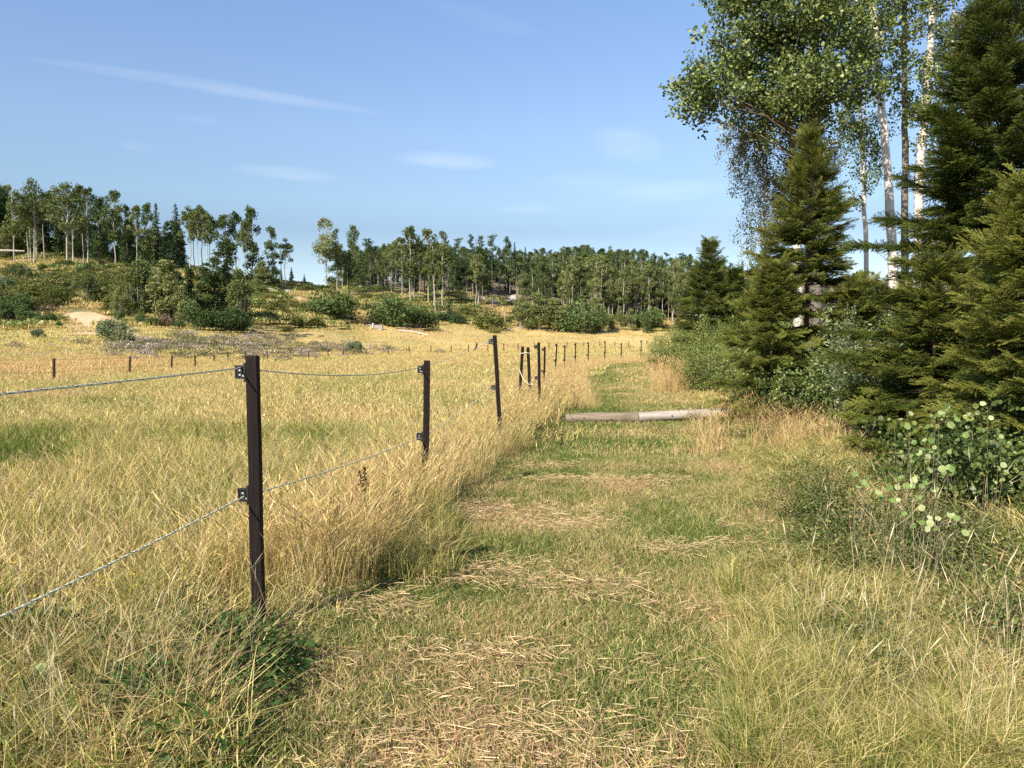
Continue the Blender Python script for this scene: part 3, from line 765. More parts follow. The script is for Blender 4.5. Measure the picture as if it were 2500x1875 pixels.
ells('white_meadow_flowers', 'white_flower', [(7, 200, 985, 60, 8), (3, 238, 968, 10, 2), (8, 440, 968, 50, 8), (3, 348, 1031, 12, 3), (3, 10, 1280, 12, 10), (2, 85, 1330, 20, 8)],
     'small white umbel flowers dotted in the pasture', (.8, 1.1), .5, .2, 'flowers')
ells('yellow_meadow_flowers', 'yellow_flower', [(3, 262, 1560, 14, 8), (2, 305, 1575, 8, 6), (2, 50, 1560, 14, 8), (1, 100, 1640, 8, 4)],
     'small yellow hawkbit flowers in front of the lower rope', (.7, .9), .5, .2, 'flowers')
# mauve-grey band of seeding thistles beyond the back fence
n_ = 420
pxs = rng.normal(600, 170, n_); Yd = np.interp(pxs, [330, 600, 860], [80, 96, 112]) + rng.normal(0, 6, n_)
xx_ = (pxs - 1250) / FOC * Yd
tag(scatter('seeding_thistles', 'far_scrub', np.stack([xx_, Yd, terrain(xx_, Yd)], 1), rng.uniform(0, 2 * PI, n_), rng.uniform(.35, 1.0, n_), np.clip(rng.normal(.45, .25, n_), 0, 1)),
    'mauve-grey seeding thistles and willowherb in a band behind the far fence', 'thistles')

# rough grass on the hillsides
piece_group('hill_grass', [blade_patch('hill_patch', 240, 3.2, .15, .55, .07, .6, .5, M_grass) for _ in range(4)])
piece_group('hill_herb', [leaf_clump('herb_patch', 220, 3.0, .7, .22, .34, M_shrub) for _ in range(3)])
n_ = 5200
pxs = rng.uniform(-100, 1900, n_); Yh = 92 + 128 * rng.random(n_); xh = (pxs - 1250) / FOC * Yh
k_ = (Yh > edge_y(pxs) + 2); pxs, Yh, xh = pxs[k_], Yh[k_], xh[k_]
_pp = pix_of(xh, Yh)
k_ = ((( _pp[0] - 212) / 60) ** 2 + ((_pp[1] - 789) / 28) ** 2 > 1) | (Yh > 125); xh, Yh, pxs = xh[k_], Yh[k_], pxs[k_]
bh = np.clip(.60 + (fbm(xh, Yh, 12, 95) - .5) * .8 + rng.normal(0, .06, len(xh)), .1, .97)
tag(scatter('hillside_grass', 'hill_grass', np.stack([xh, Yh, terrain(xh, Yh)], 1), rng.uniform(0, 6.28, len(xh)), rng.uniform(.7, 1.5, len(xh)), bh), 'rough dry grass covering the clear-cut hillsides', 'grass')
k_ = fbm(xh, Yh, 9, 97) > .52
xh, Yh = xh[k_][:1500], Yh[k_][:1500]
tag(scatter('hillside_herbs', 'hill_herb', np.stack([xh, Yh, terrain(xh, Yh)], 1), rng.uniform(0, 6.28, len(xh)), rng.uniform(.6, 1.4, len(xh)), np.clip(rng.normal(.42, .15, len(xh)), 0, 1)), 'low green herbs and saplings on the clear-cut hillsides', 'herbs')

# ------------------------------------------------------------------ electric fence
def post_mesh(h, w=.031, top=.0, seed=0, crack=True):
    random.seed(100 + seed)
    b = MB(); n = 12; ns = 12
    zs = [-.25, -.02, .05, .2, .35, .5, .65, .8, .95, 1.08, h - .02, h - .006, h]
    zs = [z for z in zs if z < h - .03] + [h - .02, h - .006, h]
    for i, z in enumerate(zs):
        k = 1.0 if z < h - .01 else (.96 if z < h - .001 else .86)
        for s in range(ns):
            a = 2 * PI * (s + .5) / ns
            # rounded square section
            c_, s_ = math.cos(a), math.sin(a)
            q = w * k / max(abs(c_), abs(s_)) * (.90 if s % 3 != 1 else 1.0)
            q = min(q, w * 1.22 * k) * (1 + random.uniform(-.018, .018))
            b.v.append((c_ * q + .0015 * math.sin(z * 9), s_ * q, z))
    m = len(zs)
    for i in range(m - 1):
        for s in range(ns):
            s2 = (s + 1) % ns
            b.f.append([i * ns + s, i * ns + s2, (i + 1) * ns + s2, (i + 1) * ns + s]); b.r.append(.5); b.m.append(0)
    b.f.append([(m - 1) * ns + s for s in range(ns)]); b.r.append(.5); b.m.append(0)
    if crack:
        for (x, z, l, d) in ((-.018, .36, .09, .003), (.010, .17, .08, .003), (-.004, .82, .2, .0016), (.014, .55, .25, .0014)):
            b.add([(x - d, -w * 1.003 - .001, z), (x, -w * 1.003 - .001, z - l / 2), (x + d, -w * 1.003 - .001, z), (x, -w * 1.003 - .001, z + l / 2)], [[0, 1, 2, 3]], .1, 1)
    return b.mesh('post_body', [M_post, M_plast])
def insulator_mesh():
    b = MB()
    # slotted plate that stands out from the post, flange against the post and a lip for the rope
    b.box((-.036, -.0, 0), (.004, .020, .047))          # flange on the post
    b.box((-.060, -.004, 0), (.021, .0035, .028))       # plate
    b.box((-.060, -.009, .031), (.024, .009, .0035))    # upper lip
    b.box((-.060, -.009, -.0295), (.019, .007, .003))   # lower lip
    b.box((-.083, -.006, .002), (.0028, .006, .029))    # outer rib
    b.box((-.068, -.009, .002), (.002, .0045, .026)); b.box((-.052, -.009, .002), (.002, .0045, .026))
    return b.mesh('insulator', M_plast)
def bolt_mesh():
    b = MB()
    for (x, z) in ((-.060, .010), (-.060, -.012), (-.044, -.016)):
        b.tube([(x, -.006, z), (x, -.0165, z)], .0046, 8)
    return b.mesh('bolt', M_metal)
INS = insulator_mesh(); 
def one_bolt(x, z):
    b = MB(); b.tube([(x, -.006, z), (x, -.0165, z)], .0046, 8); return b.mesh('bolt', M_metal)
BOLTS = [one_bolt(-.060, .010), one_bolt(-.060, -.012), one_bolt(-.044, -.017)]
ORD = ['', 'nearest', 'second', 'third', 'fourth', 'fifth', 'sixth', 'seventh', 'eighth', 'ninth', 'tenth', 'eleventh', 'twelfth', 'thirteenth', 'fourteenth', 'fifteenth', 'sixteenth', 'seventeenth', 'eighteenth', 'nineteenth', 'twentieth',
       'twenty-first', 'twenty-second', 'twenty-third', 'twenty-fourth', 'twenty-fifth', 'twenty-sixth', 'twenty-seventh', 'twenty-eighth', 'twenty-ninth', 'thirtieth', 'thirty-first', 'thirty-second', 'thirty-third', 'thirty-fourth']
post_tops = [None, 868, 880, 818, 836, 846, 838, 842, 837, 835, 832, 837, 831, 831]
leans = [0, -.2, 1.2, -3.2, -.9, 1.0, 3.2, 1.0, 1.5, .6, .3, .3, .8, .3]
lab = {1: 'nearest thick dark brown fence post with two black insulators on its left side',
       2: 'second dark fence post from the camera, tall dry grass hiding its foot',
       3: 'third fence post from the camera, leaning slightly left above the straw'}
attach_top = []; attach_low = []
RT, RL = 1.351 - 1.37, .697
def add_post(i, x, y, ztop, lean, label, ins=(True, True), h=1.38, tl=None):
    z0 = ztop - h
    t_ = empty('fence_post', (x, y, z0))
    t_.rotation_euler = (0, R(lean), 0)
    tag(t_, label, 'fence post', 'dark posts of the electric fence beside the track')
    pm = post_mesh(h, seed=i, crack=(i < 3)); link('post_body', pm, t_)
    zi_top = h - .062 - .02
    zi_low = h - .69 + (.0 if tl is None else 0)
    for k, zi in enumerate((zi_top, zi_low)):
        io = link('insulator', INS, t_, (0, 0, zi))
        if k == 1 and i == 1: io.rotation_euler = (0, R(0), 0)
        if i <= 3:
            for bm_ in BOLTS: link('bolt', bm_, io)
    bpy.context.view_layer.update()
    Mw = Matrix.Translation((x, y, z0)) @ Matrix.Rotation(R(lean), 4, 'Y')
    attach_top.append(Mw @ Vector((-.055, -.012, zi_top + .022)))
    attach_low.append(Mw @ Vector((-.055, -.012, zi_low - .008)))
    return t_
add_post(0, -1.60, .62, 1.40, 0, 'dark fence post standing just behind the left edge of the view')
for i, (px, Y) in enumerate(FX, 1):
    p = P(px, post_tops[i], Y)
    add_post(i, p.x, Y, p.z, leans[i], lab.get(i, '%s dark fence post counting from the nearest one along the track' % ORD[i]))

def rope_pts(A, B, sag, n=24):
    A, B = Vector(A), Vector(B)
    return [A.lerp(B, k / n) - Vector((0, 0, sag * 4 * (k / n) * (1 - k / n))) for k in range(n + 1)]
def rope(name, pts, label, rad=.0032, twist_until=9.0, cat='fence rope', group=None, par=None):
    """twisted rope: light core strands with a black one wound round it"""
    t_ = empty(name, pts[0]); tag(t_, label, cat, group)
    o0 = pts[0]
    b = MB(); b.tube([p - o0 for p in pts], rad, 6); link('rope_core', b.mesh('rope_core', M_rope, True), t_)
    # wound strands, as far as they can be seen
    L = 0; sp_ = []
    for a, b2 in zip(pts[:-1], pts[1:]):
        if a.y > twist_until: break
        sp_.append((a, b2, L)); L += (b2 - a).length
    step = .0035; st = [[], [], []]
    for a, b2, l0 in sp_:
        d = (b2 - a); ln = d.length; d.normalize()
        s1 = d.cross(Vector((0, 0, 1))).normalized(); s2 = d.cross(s1)
        k = 0
        while k * step < ln:
            l = l0 + k * step; p = a + d * (k * step)
            for q in range(3):
                th = l * 2 * PI / .075 + q * 2 * PI / 3
                st[q].append(p - o0 + (s1 * math.cos(th) + s2 * math.sin(th)) * rad * .85)
            k += 1
    for q in range(3):
        if len(st[q]) > 1:
            b = MB(); b.tube(st[q], rad * (.66 if q < 2 else .46), 5)
            link('light_strand' if q < 2 else 'dark_strand', b.mesh('strand', M_rope if q < 2 else M_rope2, True), t_)
    return t_
def chain(att, sags):
    out = []
    for i in range(len(att) - 1):
        seg = rope_pts(att[i], att[i + 1], sags[i], 26 if i < 4 else 10)
        out += seg if i == 0 else seg[1:]
    return out
sg_t = [.01, .055, .03, .05] + [.04] * 12; sg_l = [.02, .02, .015, .06] + [.05] * 12
rope('fence_rope', chain(attach_top, sg_t), 'upper twisted cream and black fence rope strung along the dark posts', group='ropes of the electric fence', twist_until=7)
rope('fence_rope', chain(attach_low, sg_l), 'lower twisted cream and black fence rope running through the tall grass', group='ropes of the electric fence', twist_until=7)
# rope tensioner on the upper rope before the third post
A, B = attach_top[2], attach_top[3]
mid = A.lerp(B, .72) - Vector((0, 0, .024))
dr = (B - A).normalized()
t_ = empty('rope_connector', mid); tag(t_, 'small black rope connector with a loose tail on the upper rope', 'rope connector')
b = MB(); b.tube([dr * -.10 + Vector((0, 0, -.012)), dr * -.02, dr * .05 + Vector((0, 0, .028)), dr * .03 + Vector((0, 0, .055))], [.006, .010, .010, .006], 6)
link('connector_body', b.mesh('connector_body', M_plast), t_)
b = MB(); b.tube([dr * .03 + Vector((0, 0, .05)), dr * .10 + Vector((0, 0, .06)), dr * .14 + Vector((0, 0, .045))], .004, 5)
link('loose_tail', b.mesh('loose_tail', M_rope), t_)

# the pair of posts tied together further in the field
for k, (px, tl_, lean, lb) in enumerate(((1275, 845, 3.6, 'left one of two dark posts tied together at the top in the field'), (1290, 848, -2.6, 'right one of two dark posts tied together at the top in the field'))):
    p = P(px, tl_, 17.0 + k * .05)
    o_ = empty('tied_post', (p.x - math.sin(R(lean)) * 1.2, 17.0 + k * .09, p.z - 1.38)); o_.rotation_euler = (0, R(lean), 0)
    tag(o_, lb, 'fence post', 'pair of posts tied together')
    link('post_body', post_mesh(1.38, .038, seed=40 + k, crack=False), o_)
b = MB(); c0 = P(1283, 862, 17.02)
b.tube([Vector((math.cos(a) * .12, math.sin(a) * .09, .01 * math.sin(3 * a))) for a in np.linspace(0, 2 * PI, 20)], .007, 5, False)
o_ = link('tie_rope', b.mesh('tie_rope', M_rope), None, c0); tag(o_, 'pale rope loop binding the two leaning posts together', 'rope')
b = MB()
q0 = attach_low[4]; pts = [P(1268, 903, 16.9), P(1277, 925, 16.5), P(1290, 938, 16.0), P(1304, 938, 15.5), q0]
b.tube([p - pts[0] for p in pts], .006, 5)
o_ = link('slack_rope', b.mesh('slack_rope', M_rope), None, pts[0]); tag(o_, 'slack white rope hanging from the tied posts to the fourth fence post', 'rope')

# far fence across the field
back = [(130, 874, 38), (315, 870, 50), (418, 868, 57), (476, 867, 64), (522, 866, 71), (556, 858, 77), (599, 860, 80), (652, 857, 86), (709, 855, 91), (753, 857, 93), (801, 852, 95), (839, 852, 97), (895, 851.6, 99), (948, 847, 103),
        (999, 846, 106), (1052, 843.5, 109), (1101, 843.5, 112), (1144, 841, 115), (1191, 841, 118), (1230, 839, 121), (1265, 838.6, 124), (1305, 837, 127), (1340, 836, 130), (1384, 835, 133), (1425, 835, 136), (1464, 834, 138), (1501, 833.5, 140), (1535, 833, 143), (1579, 832, 146), (1601, 832, 150)]
M_rust = solid('rust_brown_post', (.035, .016, .010), (.085, .038, .022), 12, .8, (1, 1, .2), .3)
pm_far = []
for k in range(3):
    b = MB(); b.tube([(0, 0, -.6), (0, 0, .4), (.01, 0, 1.10), (.01, 0, 1.17)], [.075, .072, .07, .05], 6, jit=.1); pm_far.append(b.mesh('post_body', M_rust))
b = MB(); b.box((.07, -.02, 0), (.045, .03, .045)); CAPM = b.mesh('insulator', M_plast)
bt = []
for i, (px, py, Y) in enumerate(back, 1):
    p = P(px, py, Y)
    gz = tz(p.x, Y)
    o_ = empty('far_fence_post', (p.x, Y, p.z - 1.17)); o_.rotation_euler = (R(random.uniform(-2, 2)), R(random.uniform(-2, 2)), random.uniform(0, 6) * 0)
    tag(o_, '%s thin brown post from the left in the far fence across the field' % ('leftmost' if i == 1 else ORD[i]), 'fence post', 'thin brown posts of the far fence')
    bo = link('post_body', pm_far[i % 3], o_)
    if i <= 12: link('insulator', CAPM, o_, (0, 0, 1.09)); link('insulator', CAPM, o_, (-.02, 0, .45))
    bt.append(p - Vector((0, 0, .1)))
for nm, dz, lb in (('upper', 0, 'upper thin wire of the far fence across the field'), ('lower', -.6, 'lower thin wire of the far fence across the field')):
    b = MB(); b.tube([p + Vector((0, 0, dz)) - bt[0] for p in [P(-350, 880, 26)] + bt], .008, 3)
    o_ = link('far_fence_wire', b.mesh('far_fence_wire', M_twig), None, bt[0]); tag(o_, lb, 'fence wire', 'wires of the far fence')
# white tape fence beyond, at the left
wp = [(80, 862, 58), (162, 853, 62), (241, 852, 68), (360, 853, 74)]
M_wtape = solid('white_plastic_tape', (.55, .52, .45), (.7, .67, .6), 10, .6, bump=0)
wl = ['leftmost', 'second', 'third', 'fourth']
ww = []
for i, (px, py, Y) in enumerate(wp):
    p = P(px, py, Y); b = MB(); hh = 1.0
    b.tube([(0, 0, -.3), (0, 0, .5), (.01, 0, hh)], [.03, .03, .02], 6)
    o_ = empty('white_fence_stake', (p.x, Y, p.z - hh)); tag(o_, '%s slim whitish stake of the tape fence behind the far posts' % wl[i], 'stake', 'whitish stakes of the tape fence at the left')
    link('stake_body', b.mesh('stake_body', M_pale), o_)
    c_ = MB(); c_.box((0, 0, 0), (.03, .015, .03)); cm_ = c_.mesh('tape_clip', M_wtape)
    for zc in (.92, .45): link('tape_clip', cm_, o_, (0, -.02, zc))
    ww.append(p)
for dz, lb in ((-.05, 'upper white tape of the tape fence at the left'), (-.55, 'lower white tape of the tape fence at the left')):
    pts = [P(-200, 862, 52)] + ww
    b = MB(); b.tube([p + Vector((0, 0, dz)) - pts[0] for p in pts], .012, 4)
    o_ = link('fence_tape', b.mesh('fence_tape', M_wtape), None, pts[0]); tag(o_, lb, 'fence tape', 'tapes of the white fence')

# ------------------------------------------------------------------ the two logs across the track
def log_obj(a, c_, r0, r1, mat, label, sd):
    random.seed(sd)
    a = Vector(a); c_ = Vector(c_); d = c_ - a; L = d.length
    b = MB(); n = 26; s = 18
    ph = [random.uniform(0, 6) for _ in range(4)]
    for i in range(n + 1):
        u = i / n; rr = r0 + (r1 - r0) * u
        for k in range(s):
            t2 = 2 * PI * k / s
            q = rr * (1 + .03 * math.sin(3 * t2 + ph[0]) + .025 * math.sin(5 * t2 + ph[1] + u * 2) + .02 * math.sin(u * 9 + ph[2]) + random.uniform(-.008, .008))
            if k == 9 or k == 14: q *= .93      # drying checks
            b.v.append((u * L, math.cos(t2) * q, math.sin(t2) * q + .01 * math.sin(u * PI)))
    for i in range(n):
        for k in range(s):
            k2 = (k + 1) % s
            b.f.append([i * s + k, (i + 1) * s + k, (i + 1) * s + k2, i * s + k2]); b.r.append(.5); b.m.append(0)
    t_ = empty('log', a); t_.rotation_euler = (0, -math.atan2(d.z, math.hypot(d.x, d.y)), math.atan2(d.y, d.x)); tag(t_, label, 'log', 'logs barring the track')
    link('log_body', b.mesh('log_body', mat, True), t_)
    for e in (0, n):
        vv = [b.v[e * s + k] for k in range(s)]
        eb = MB(); ctr = Vector((0, 0, 0))
        for v in vv: ctr += Vector(v)
        ctr /= s; ctr.x += -.002 if e == 0 else .002
        eb.v = [tuple(ctr)] + vv
        for k in range(s):
            f = [0, 1 + k, 1 + (k + 1) % s]
            eb.f.append(f if e else f[::-1]); eb.r.append(.5); eb.m.append(0)
        link('cut_end', eb.mesh('cut_end', M_end), t_)
    for (u, tt) in ((.62, 3.35), (.25, 3.0)):
        rr = r0 + (r1 - r0) * u
        c2 = Vector((u * L, math.cos(tt) * rr * .99, math.sin(tt) * rr * .99)); nn = Vector((0, math.cos(tt), math.sin(tt)))
        k_ = MB(); k_.tube([c2 - nn * .02, c2 + nn * .006], [.022, .014], 8); link('knot', k_.mesh('knot', M_end), t_)
    return t_
LY = 13.7
A = P(1380, 1018, LY - .1); B = P(1556, 1016, LY); C_ = P(1557, 1016, LY - .02); D = P(1870, 1003, LY + .35)
A.z = .088; B.z = .092
log_obj(A, B, .082, .095, M_log1, 'shorter weathered brown log on the left with a knot', 5)
C_.z = .10; D.z = .155
log_obj(C_, D, .088, .09, M_log2, 'longer bleached pale grey log on the right, its far end in the bushes', 6)

# ------------------------------------------------------------------ near trees: small foliage pieces
def spruce_spray(n_side, L, seed):
    random.seed(seed); b = MB()
    def needles(a, d, ln, u0=0.0):
        k = 0; step = .011
        up = Vector((0, 0, 1))
        while k * step < ln:
            p = a + d * (k * step)
            for q in range(4):
                th = random.random() * 2 * PI
                s1 = d.cross(up); s1 = s1.normalized() if s1.length > .01 else Vector((1, 0, 0)); s2 = d.cross(s1)
                rad = s1 * math.cos(th) + s2 * abs(math.sin(th)) * .9
                nd = (d * .75 + rad).normalized() * (.019 + .007 * random.random())
                sd_ = nd.cross(rad.cross(d)).normalized() * .0040
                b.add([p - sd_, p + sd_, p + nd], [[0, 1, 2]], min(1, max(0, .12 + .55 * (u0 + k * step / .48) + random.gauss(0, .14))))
            k += 1
    ax = Vector((1, 0, 0))
    pts = [Vector((L * u, 0, -.10 * L * u * u)) for u in np.linspace(0, 1, 5)]
    b.tube(pts, [.005, .004, .003, .003, .0015], 3, False, .0)
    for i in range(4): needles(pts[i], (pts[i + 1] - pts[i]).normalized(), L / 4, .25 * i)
    for i in range(n_side):
        u = .12 + .82 * i / n_side; p = Vector((L * u, 0, -.10 * L * u * u))
        for s in (-1, 1):
            ln = L * (.5 * (1 - u) + .10) * random.uniform(.75, 1.15)
            d = Vector((.72, s * random.uniform(.6, .85), random.uniform(-.22, .15))).normalized()
            needles(p, d, ln, u * .7 + .15)
    return b.mesh('spruce_spray', M_spruce)
piece_group('spruce_spray', [spruce_spray(9, .48, 200 + k) for k in range(4)])
def round_leaf(b, p, d, n, s, r=None, k=6):
    """roundish leaf in the plane of d and n"""
    w = d.cross(n).normalized()
    vs_ = []
    for i in range(k):
        a = 2 * PI * i / k
        vs_.append(p + d * s * (.5 - .5 * math.cos(a)) + w * s * .5 * math.sin(a) + n * s * .06 * math.cos(2 * a))
    b.add(vs_, [list(range(k))], r)
def sprig(n, L, ls, mat, droop=0, k=6, seed=0, spread=.5, aspect=1.0, narrow=False):
    random.seed(seed); b = MB()
    pts = [Vector((L * u, .03 * math.sin(5 * u), -droop * L * u * u)) for u in np.linspace(0, 1, 5)]
    b.tube(pts, [.004, .0035, .003, .002, .001], 3, False, .05)
    for i in range(n):
        u = random.random() ** .8; x = L * u
        p = Vector((x, random.gauss(0, spread * .18 * L), -droop * L * u * u + random.gauss(0, spread * .16 * L)))
        d = Vector((random.gauss(.4, .6), random.gauss(0, .8), random.gauss(-.15, .6))).normalized()
        nn = Vector((random.gauss(0, .7), random.gauss(0, .7), random.gauss(.7, .6))).normalized()
        nn = (nn - d * nn.dot(d)).normalized()
        s = ls * random.uniform(.65, 1.25)
        if narrow:
            w = d.cross(nn) * s * .16
            b.add([p, p + d * s * .5 + w, p + d * s, p + d * s * .5 - w], [[0, 1, 2, 3]])
        elif k == 4:
            w = d.cross(nn) * s * .36
            b.add([p, p + d * s * .4 + w, p + d * s, p + d * s * .4 - w], [[0, 1, 2, 3]])
        else: round_leaf(b, p, d, nn, s, None, k)
    return b.mesh('sprig', mat)
piece_group('aspen_sprig', [sprig(34, .50, .066, M_aspen, .15, 6, 300 + k, 1.0) for k in range(4)])
piece_group('birch_sprig', [sprig(80, .80, .050, M_birch, .0, 4, 310 + k, .5) for k in range(4)])
piece_group('shrub_sprig', [sprig(40, .42, .042, M_shrub, .05, 4, 320 + k, .9) for k in range(4)])
piece_group('willow_sprig', [sprig(44, .55, .065, M_willow, .0, 4, 330 + k, .5, narrow=True) for k in range(4)])
piece_group('dark_sprig', [sprig(40, .42, .045, M_aspen, .05, 6, 340 + k, .9) for k in range(4)])

def dir_rot(d, roll=0.0):
    """euler that turns +X to d, keeping Z as upright as possible"""
    d = Vector(d).normalized()
    q = d.to_track_quat('X', 'Z') @ Euler((roll, 0, 0)).to_quaternion()
    return tuple(q.to_euler('XYZ'))

def spruce(px, Y, py_top, Rb, label, seed, zb=0.0, density=1.0, b0=.5, leader=.5, low=.02, droop=.25, spray=1.0, name='spruce_tree'):
    random.seed(seed)
    top = P(px, py_top, Y); base_z = tz(top.x, Y)
    H = top.z - base_z
    t_ = empty(name, (top.x, Y, base_z)); tag(t_, label, 'spruce')
    tr = MB()
    tr.tube([(0, 0, -.3)] + [(.02 * math.sin(k), .02 * math.cos(k * 2), H * k / 10) for k in range(11)], [.012 * H + .01] + [(.012 * H) * (1 - k / 10.3) + .004 for k in range(11)], 8, True, .5)
    link('trunk', tr.mesh('trunk', M_cbark, True), t_)
    br = MB(); pts = []; rots = []; sc = []; bi = []
    z = H * low
    while z < H - .12:
        f = z / H
        L = Rb * (1 - f) ** .92 * (1.0 if f > .12 else .8 + 1.6 * f) * 1.08 * random.uniform(.88, 1.12) 
        nb = max(4, int((8 if f < .8 else 6)))
        off = random.random() * 2 * PI
        for k in range(nb):
            az = off + 2 * PI * k / nb + random.gauss(0, .18)
            l = max(.10, L * random.uniform(.55, 1.25))
            el = -.28 + 1.05 * f ** 1.4 + random.gauss(0, .06)
            seg = 6; prev = Vector((0, 0, z + random.gauss(0, .03))); line = [prev]
            for s in range(1, seg + 1):
                u = s / seg
                e = el - droop * u * (1 - f) + .45 * u * u * (1 - f * .5)
                d = Vector((math.cos(az) * math.cos(e), math.sin(az) * math.cos(e), math.sin(e)))
                prev = prev + d * l / seg; line.append(prev)
            rr = .010 + .006 * l
            br.tube(line, [rr * (1 - .85 * s / seg) for s in range(seg + 1)], 4, False, .5)
            # sprays on both sides of the branch and at the tip
            nsp = max(3, int(l / .115 * density))
            for q in range(nsp):
                u = .18 + .80 * (q + random.random() * .6) / nsp
                if u > 1: u = 1
                i0 = min(int(u * seg), seg - 1); fr = u * seg - i0
                p = line[i0].lerp(line[i0 + 1], fr); d = (line[i0 + 1] - line[i0]).normalized()
                side = d.cross(Vector((0, 0, 1))).normalized()
                for s in ((-1, 1) if u < .93 else (0,)):
                    dd = (d + side * s * random.uniform(.55, 1.0) + Vector((0, 0, random.uniform(-.25, .12)))).normalized()
                    pts.append(p); rots.append(dir_rot(dd, random.gauss(0, .35)))
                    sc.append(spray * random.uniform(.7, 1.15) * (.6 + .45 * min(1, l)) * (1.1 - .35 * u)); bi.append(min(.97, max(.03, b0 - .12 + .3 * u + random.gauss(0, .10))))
            pts.append(line[-1] - (line[-1] - line[-2]) * .8); rots.append(dir_rot((line[-1] - line[-2]), random.gauss(0, .4))); sc.append(spray * .8); bi.append(min(.97, b0 + .22))
        z += (.17 + .16 * (1 - f)) / density ** .5 * random.uniform(.9, 1.4) * max(.75, H / 6)
    # leader shoot and a few whippy side shoots near the tip
    for k in range(4):
        a = random.random() * 6.28; zz = H * random.uniform(.80, .93); q = .10 + .12 * random.random(); e_ = Vector((math.cos(a) * q, math.sin(a) * q, zz + random.uniform(.25, .5)))
        br.tube([(0, 0, zz), (math.cos(a) * q * .8, math.sin(a) * q * .8, zz + .12), e_], [.008, .006, .003], 4, False)
        for j in range(2): pts.append(Vector((0, 0, zz)).lerp(e_, .4 + .3 * j)); rots.append(dir_rot((math.cos(a) * .3, math.sin(a) * .3, 1))); sc.append(.36); bi.append(min(.97, b0 + .25))
    for k in range(5):
        pts.append(Vector((0, 0, H - leader + leader * k / 5))); rots.append(dir_rot((random.gauss(0, .25), random.gauss(0, .25), 1))); sc.append(.42); bi.append(b0 + .2)
    link('branches', br.mesh('branches', M_cbark), t_)
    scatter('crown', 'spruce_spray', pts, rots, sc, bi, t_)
    return t_
spruce(1980, 15.0, 330, 1.65, 'pointed young spruce standing left of the white birch trunks', 21, b0=0.68, density=1.1)
spruce(2462, 10.0, -110, 2.05, 'tall dense dark spruce filling the right edge of the view', 22, b0=0.46, density=1.15, droop=.3)
spruce(2530, 7.0, 430, 1.02, 'yellow-green spruce cut off by the right edge of the picture', 23, b0=0.78, density=1.2)
spruce(2290, 9.2, 640, 1.10, 'low bushy spruce in front of the tall dark one', 24, b0=0.64, density=1.2)
spruce(1890, 13.6, 640, 1.0, 'small olive spruce at the left foot of the pointed spruce', 25, b0=0.72, density=1.1)
spruce(2100, 14.2, 690, 1.05, 'small spruce between the pointed spruce and the birch trunks', 28, b0=0.66, density=1.1)
spruce(1733, 27.0, 590, 1.7, 'thin spruce with a bare whippy top behind the light green bushes', 26, b0=0.58, density=.9, leader=.9)
spruce(1793, 30.0, 655, 1.5, 'dark little spruce right of the thin whippy one', 27, b0=0.34, density=.9, leader=.8)
spruce(2420, 14.0, 120, 1.6, 'sparse spruce rising behind the tall dark one', 29, b0=0.56, density=.9)

